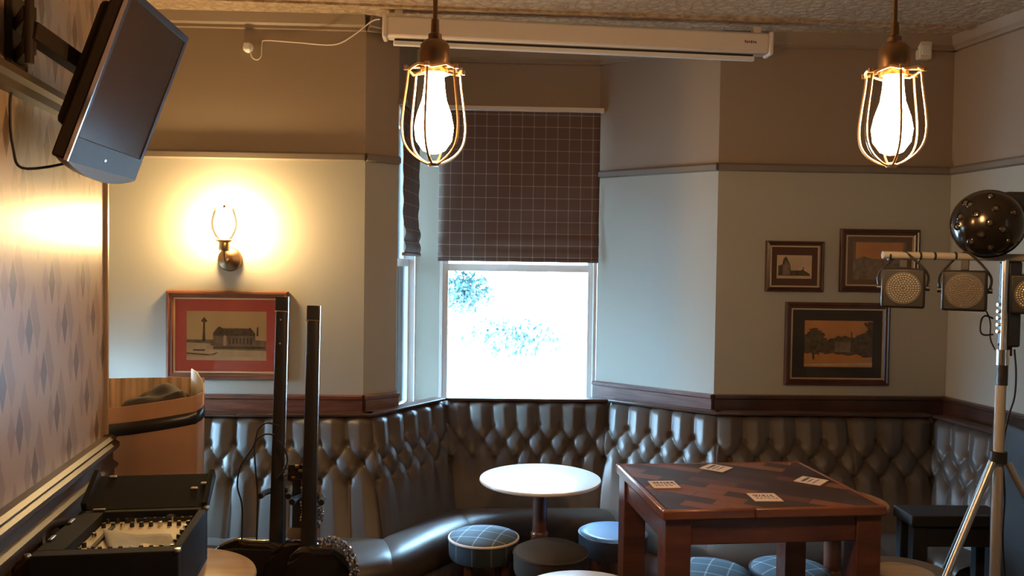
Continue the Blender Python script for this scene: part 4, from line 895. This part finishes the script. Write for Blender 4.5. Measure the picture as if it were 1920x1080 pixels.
# disco globe
c = pY(1852, 420, YS-.02); gl = thing('disco_light', 'round black dome effect light with small lenses on top of the stand', 'stage light', (c.x, c.y, c.z), -.45)
rg = .107
MB().lathe([(0, -.085), (rg*.4, -.078), (rg*.75, -.05), (rg*.95, -.02), (rg, .0)][::-1] if 0 else [(rg, 0), (rg*.97, .028), (rg*.86, .056), (rg*.66, .080), (rg*.38, .095), (0, .10)], n=48, M=YR).build('dome', 'globe', gl, ang=80)
MB().lathe([(rg+.003, -.006), (rg+.004, .006), (rg-.002, .01), (rg-.002, -.006)], n=48, M=YR).build('rim', 'black_gloss', gl)
MB().lathe([(0, 0), (rg, 0), (rg*.98, -.05), (rg*.7, -.09), (0, -.10)], n=40, M=YR).build('rear_housing', 'black_plastic', gl)
lens_px = [(0, .0), (-.62, .62), (-.5, .55), (.02, .8), (-.75, .2), (-.35, .25), (.15, .42), (.62, .3), (-.45, -.55), (.05, -.72), (.5, -.52), (-.82, -.1), (-.2, -.35), (.35, -.2)]
for x, z in lens_px:
    q = sqrt(max(0, 1-x*x-z*z)); P_ = Vector((x*rg, -.10*q, z*rg)); nrm = Vector((x*.9, -q-.25, z*.9)).normalized()
    Mx = Matrix.Translation(P_) @ nrm.to_track_quat('Z', 'Y').to_matrix().to_4x4()
    lo = MB().lathe([(.012, -.006), (.0125, .004), (.010, .006), (.0095, .001)], n=16, M=Mx).build('lens_ring', 'globe', gl)
    MB().lathe([(.0095, .001), (.006, .005), (0, .0065)], n=14, M=Mx).build('lens', 'dark_lens', lo)
MB().tube([(0, .03, -rg*.8), (0, .03, pY(1852, 484, YS).z-c.z)], .012, 10).build('mounting_foot', 'black_plastic', gl)
# controller box & its connectors
c0 = pY(1893, 570, YS+.03); kb = thing('control_box', 'dark upright controller box strapped beside the stand pole', 'stage light controller', (c0.x, c0.y, c0.z))
hh = (pY(1893, 488, YS).z-pY(1893, 650, YS).z)/2
MB().box((-.024, -.03, -hh), (.024, .03, hh)).build('case', 'black_plastic', kb, bevel=.008)
for k in range(5): MB().tube([(-.052, -.02, -.07+k*.022-.02), (-.04, -.02, -.07+k*.022-.02)], .006, 8).build('connector', 'chrome', kb)
MB().box((-.042, -.028, -.13), (-.022, -.01, .02)).build('terminal_strip', 'black_plastic', kb, bevel=.002)
MB().tube([(.0, .0, -hh-.03), (.0, .0, -hh+.002)], .012, 10).build('cable_gland', 'black_plastic', kb)
cable('black cable looping from the controller box up to the second stage light', [(1862, 597, YS), (1848, 592, YS), (1840, 600, YS), (1838, 620, YS), (1845, 628, YS), (1862, 627, YS)], .003)
cable('thin black cable curving down from the stage light past the stand coupling', [(1830, 560, YS), (1842, 572, YS), (1856, 600, YS), (1857, 635, YS), (1866, 656, YS)], .0025)
cable('thin black cable hanging at the right of the stand down to the loudspeaker', [(1902, 655, YS+.02), (1905, 700, YS+.02), (1902, 745, YS+.03), (1890, 785, YS+.04), (1880, 850, YS+.03), (1884, 930, YS+.03), (1880, 1010, YS+.03), (1885, 1090, YS+.03)], .003)
# speaker at the right edge
p = pY(1950, 800, 2.95); sp = thing('loudspeaker', 'tall black loudspeaker cabinet at the right edge behind the light stand', 'speaker', (2.04, 3.18, 0), -.1)
MB().box((-.16, -.15, 0), (.2, .15, 1.17)).build('cabinet', 'deep_black', sp, bevel=.012); MB().box((-.13, -.158, .1), (.17, -.15, 1.10)).build('grille', 'deep_black', sp, bevel=.003)
p = pY(1908, 372, 2.95); hd = thing('light_head', 'dark boxy light fixture behind the dome light at the right edge', 'stage light', (p.x+.03, p.y, p.z-.06))
MB().box((-.09, -.04, -.05), (.12, .1, .08)).build('housing', 'black_plastic', hd, bevel=.01); MB().lathe([(.008, 0), (.005, .006), (0, .008)], n=12, M=Matrix.Translation((-.02, -.04, .045)) @ YR).build('screw', 'chrome', hd)
MB().tube([(0, 0, -.05), (0, -.1, pY(1908, 484, YS).z-p.z+.06)], .01, 10).build('mounting_arm', 'black_plastic', hd)
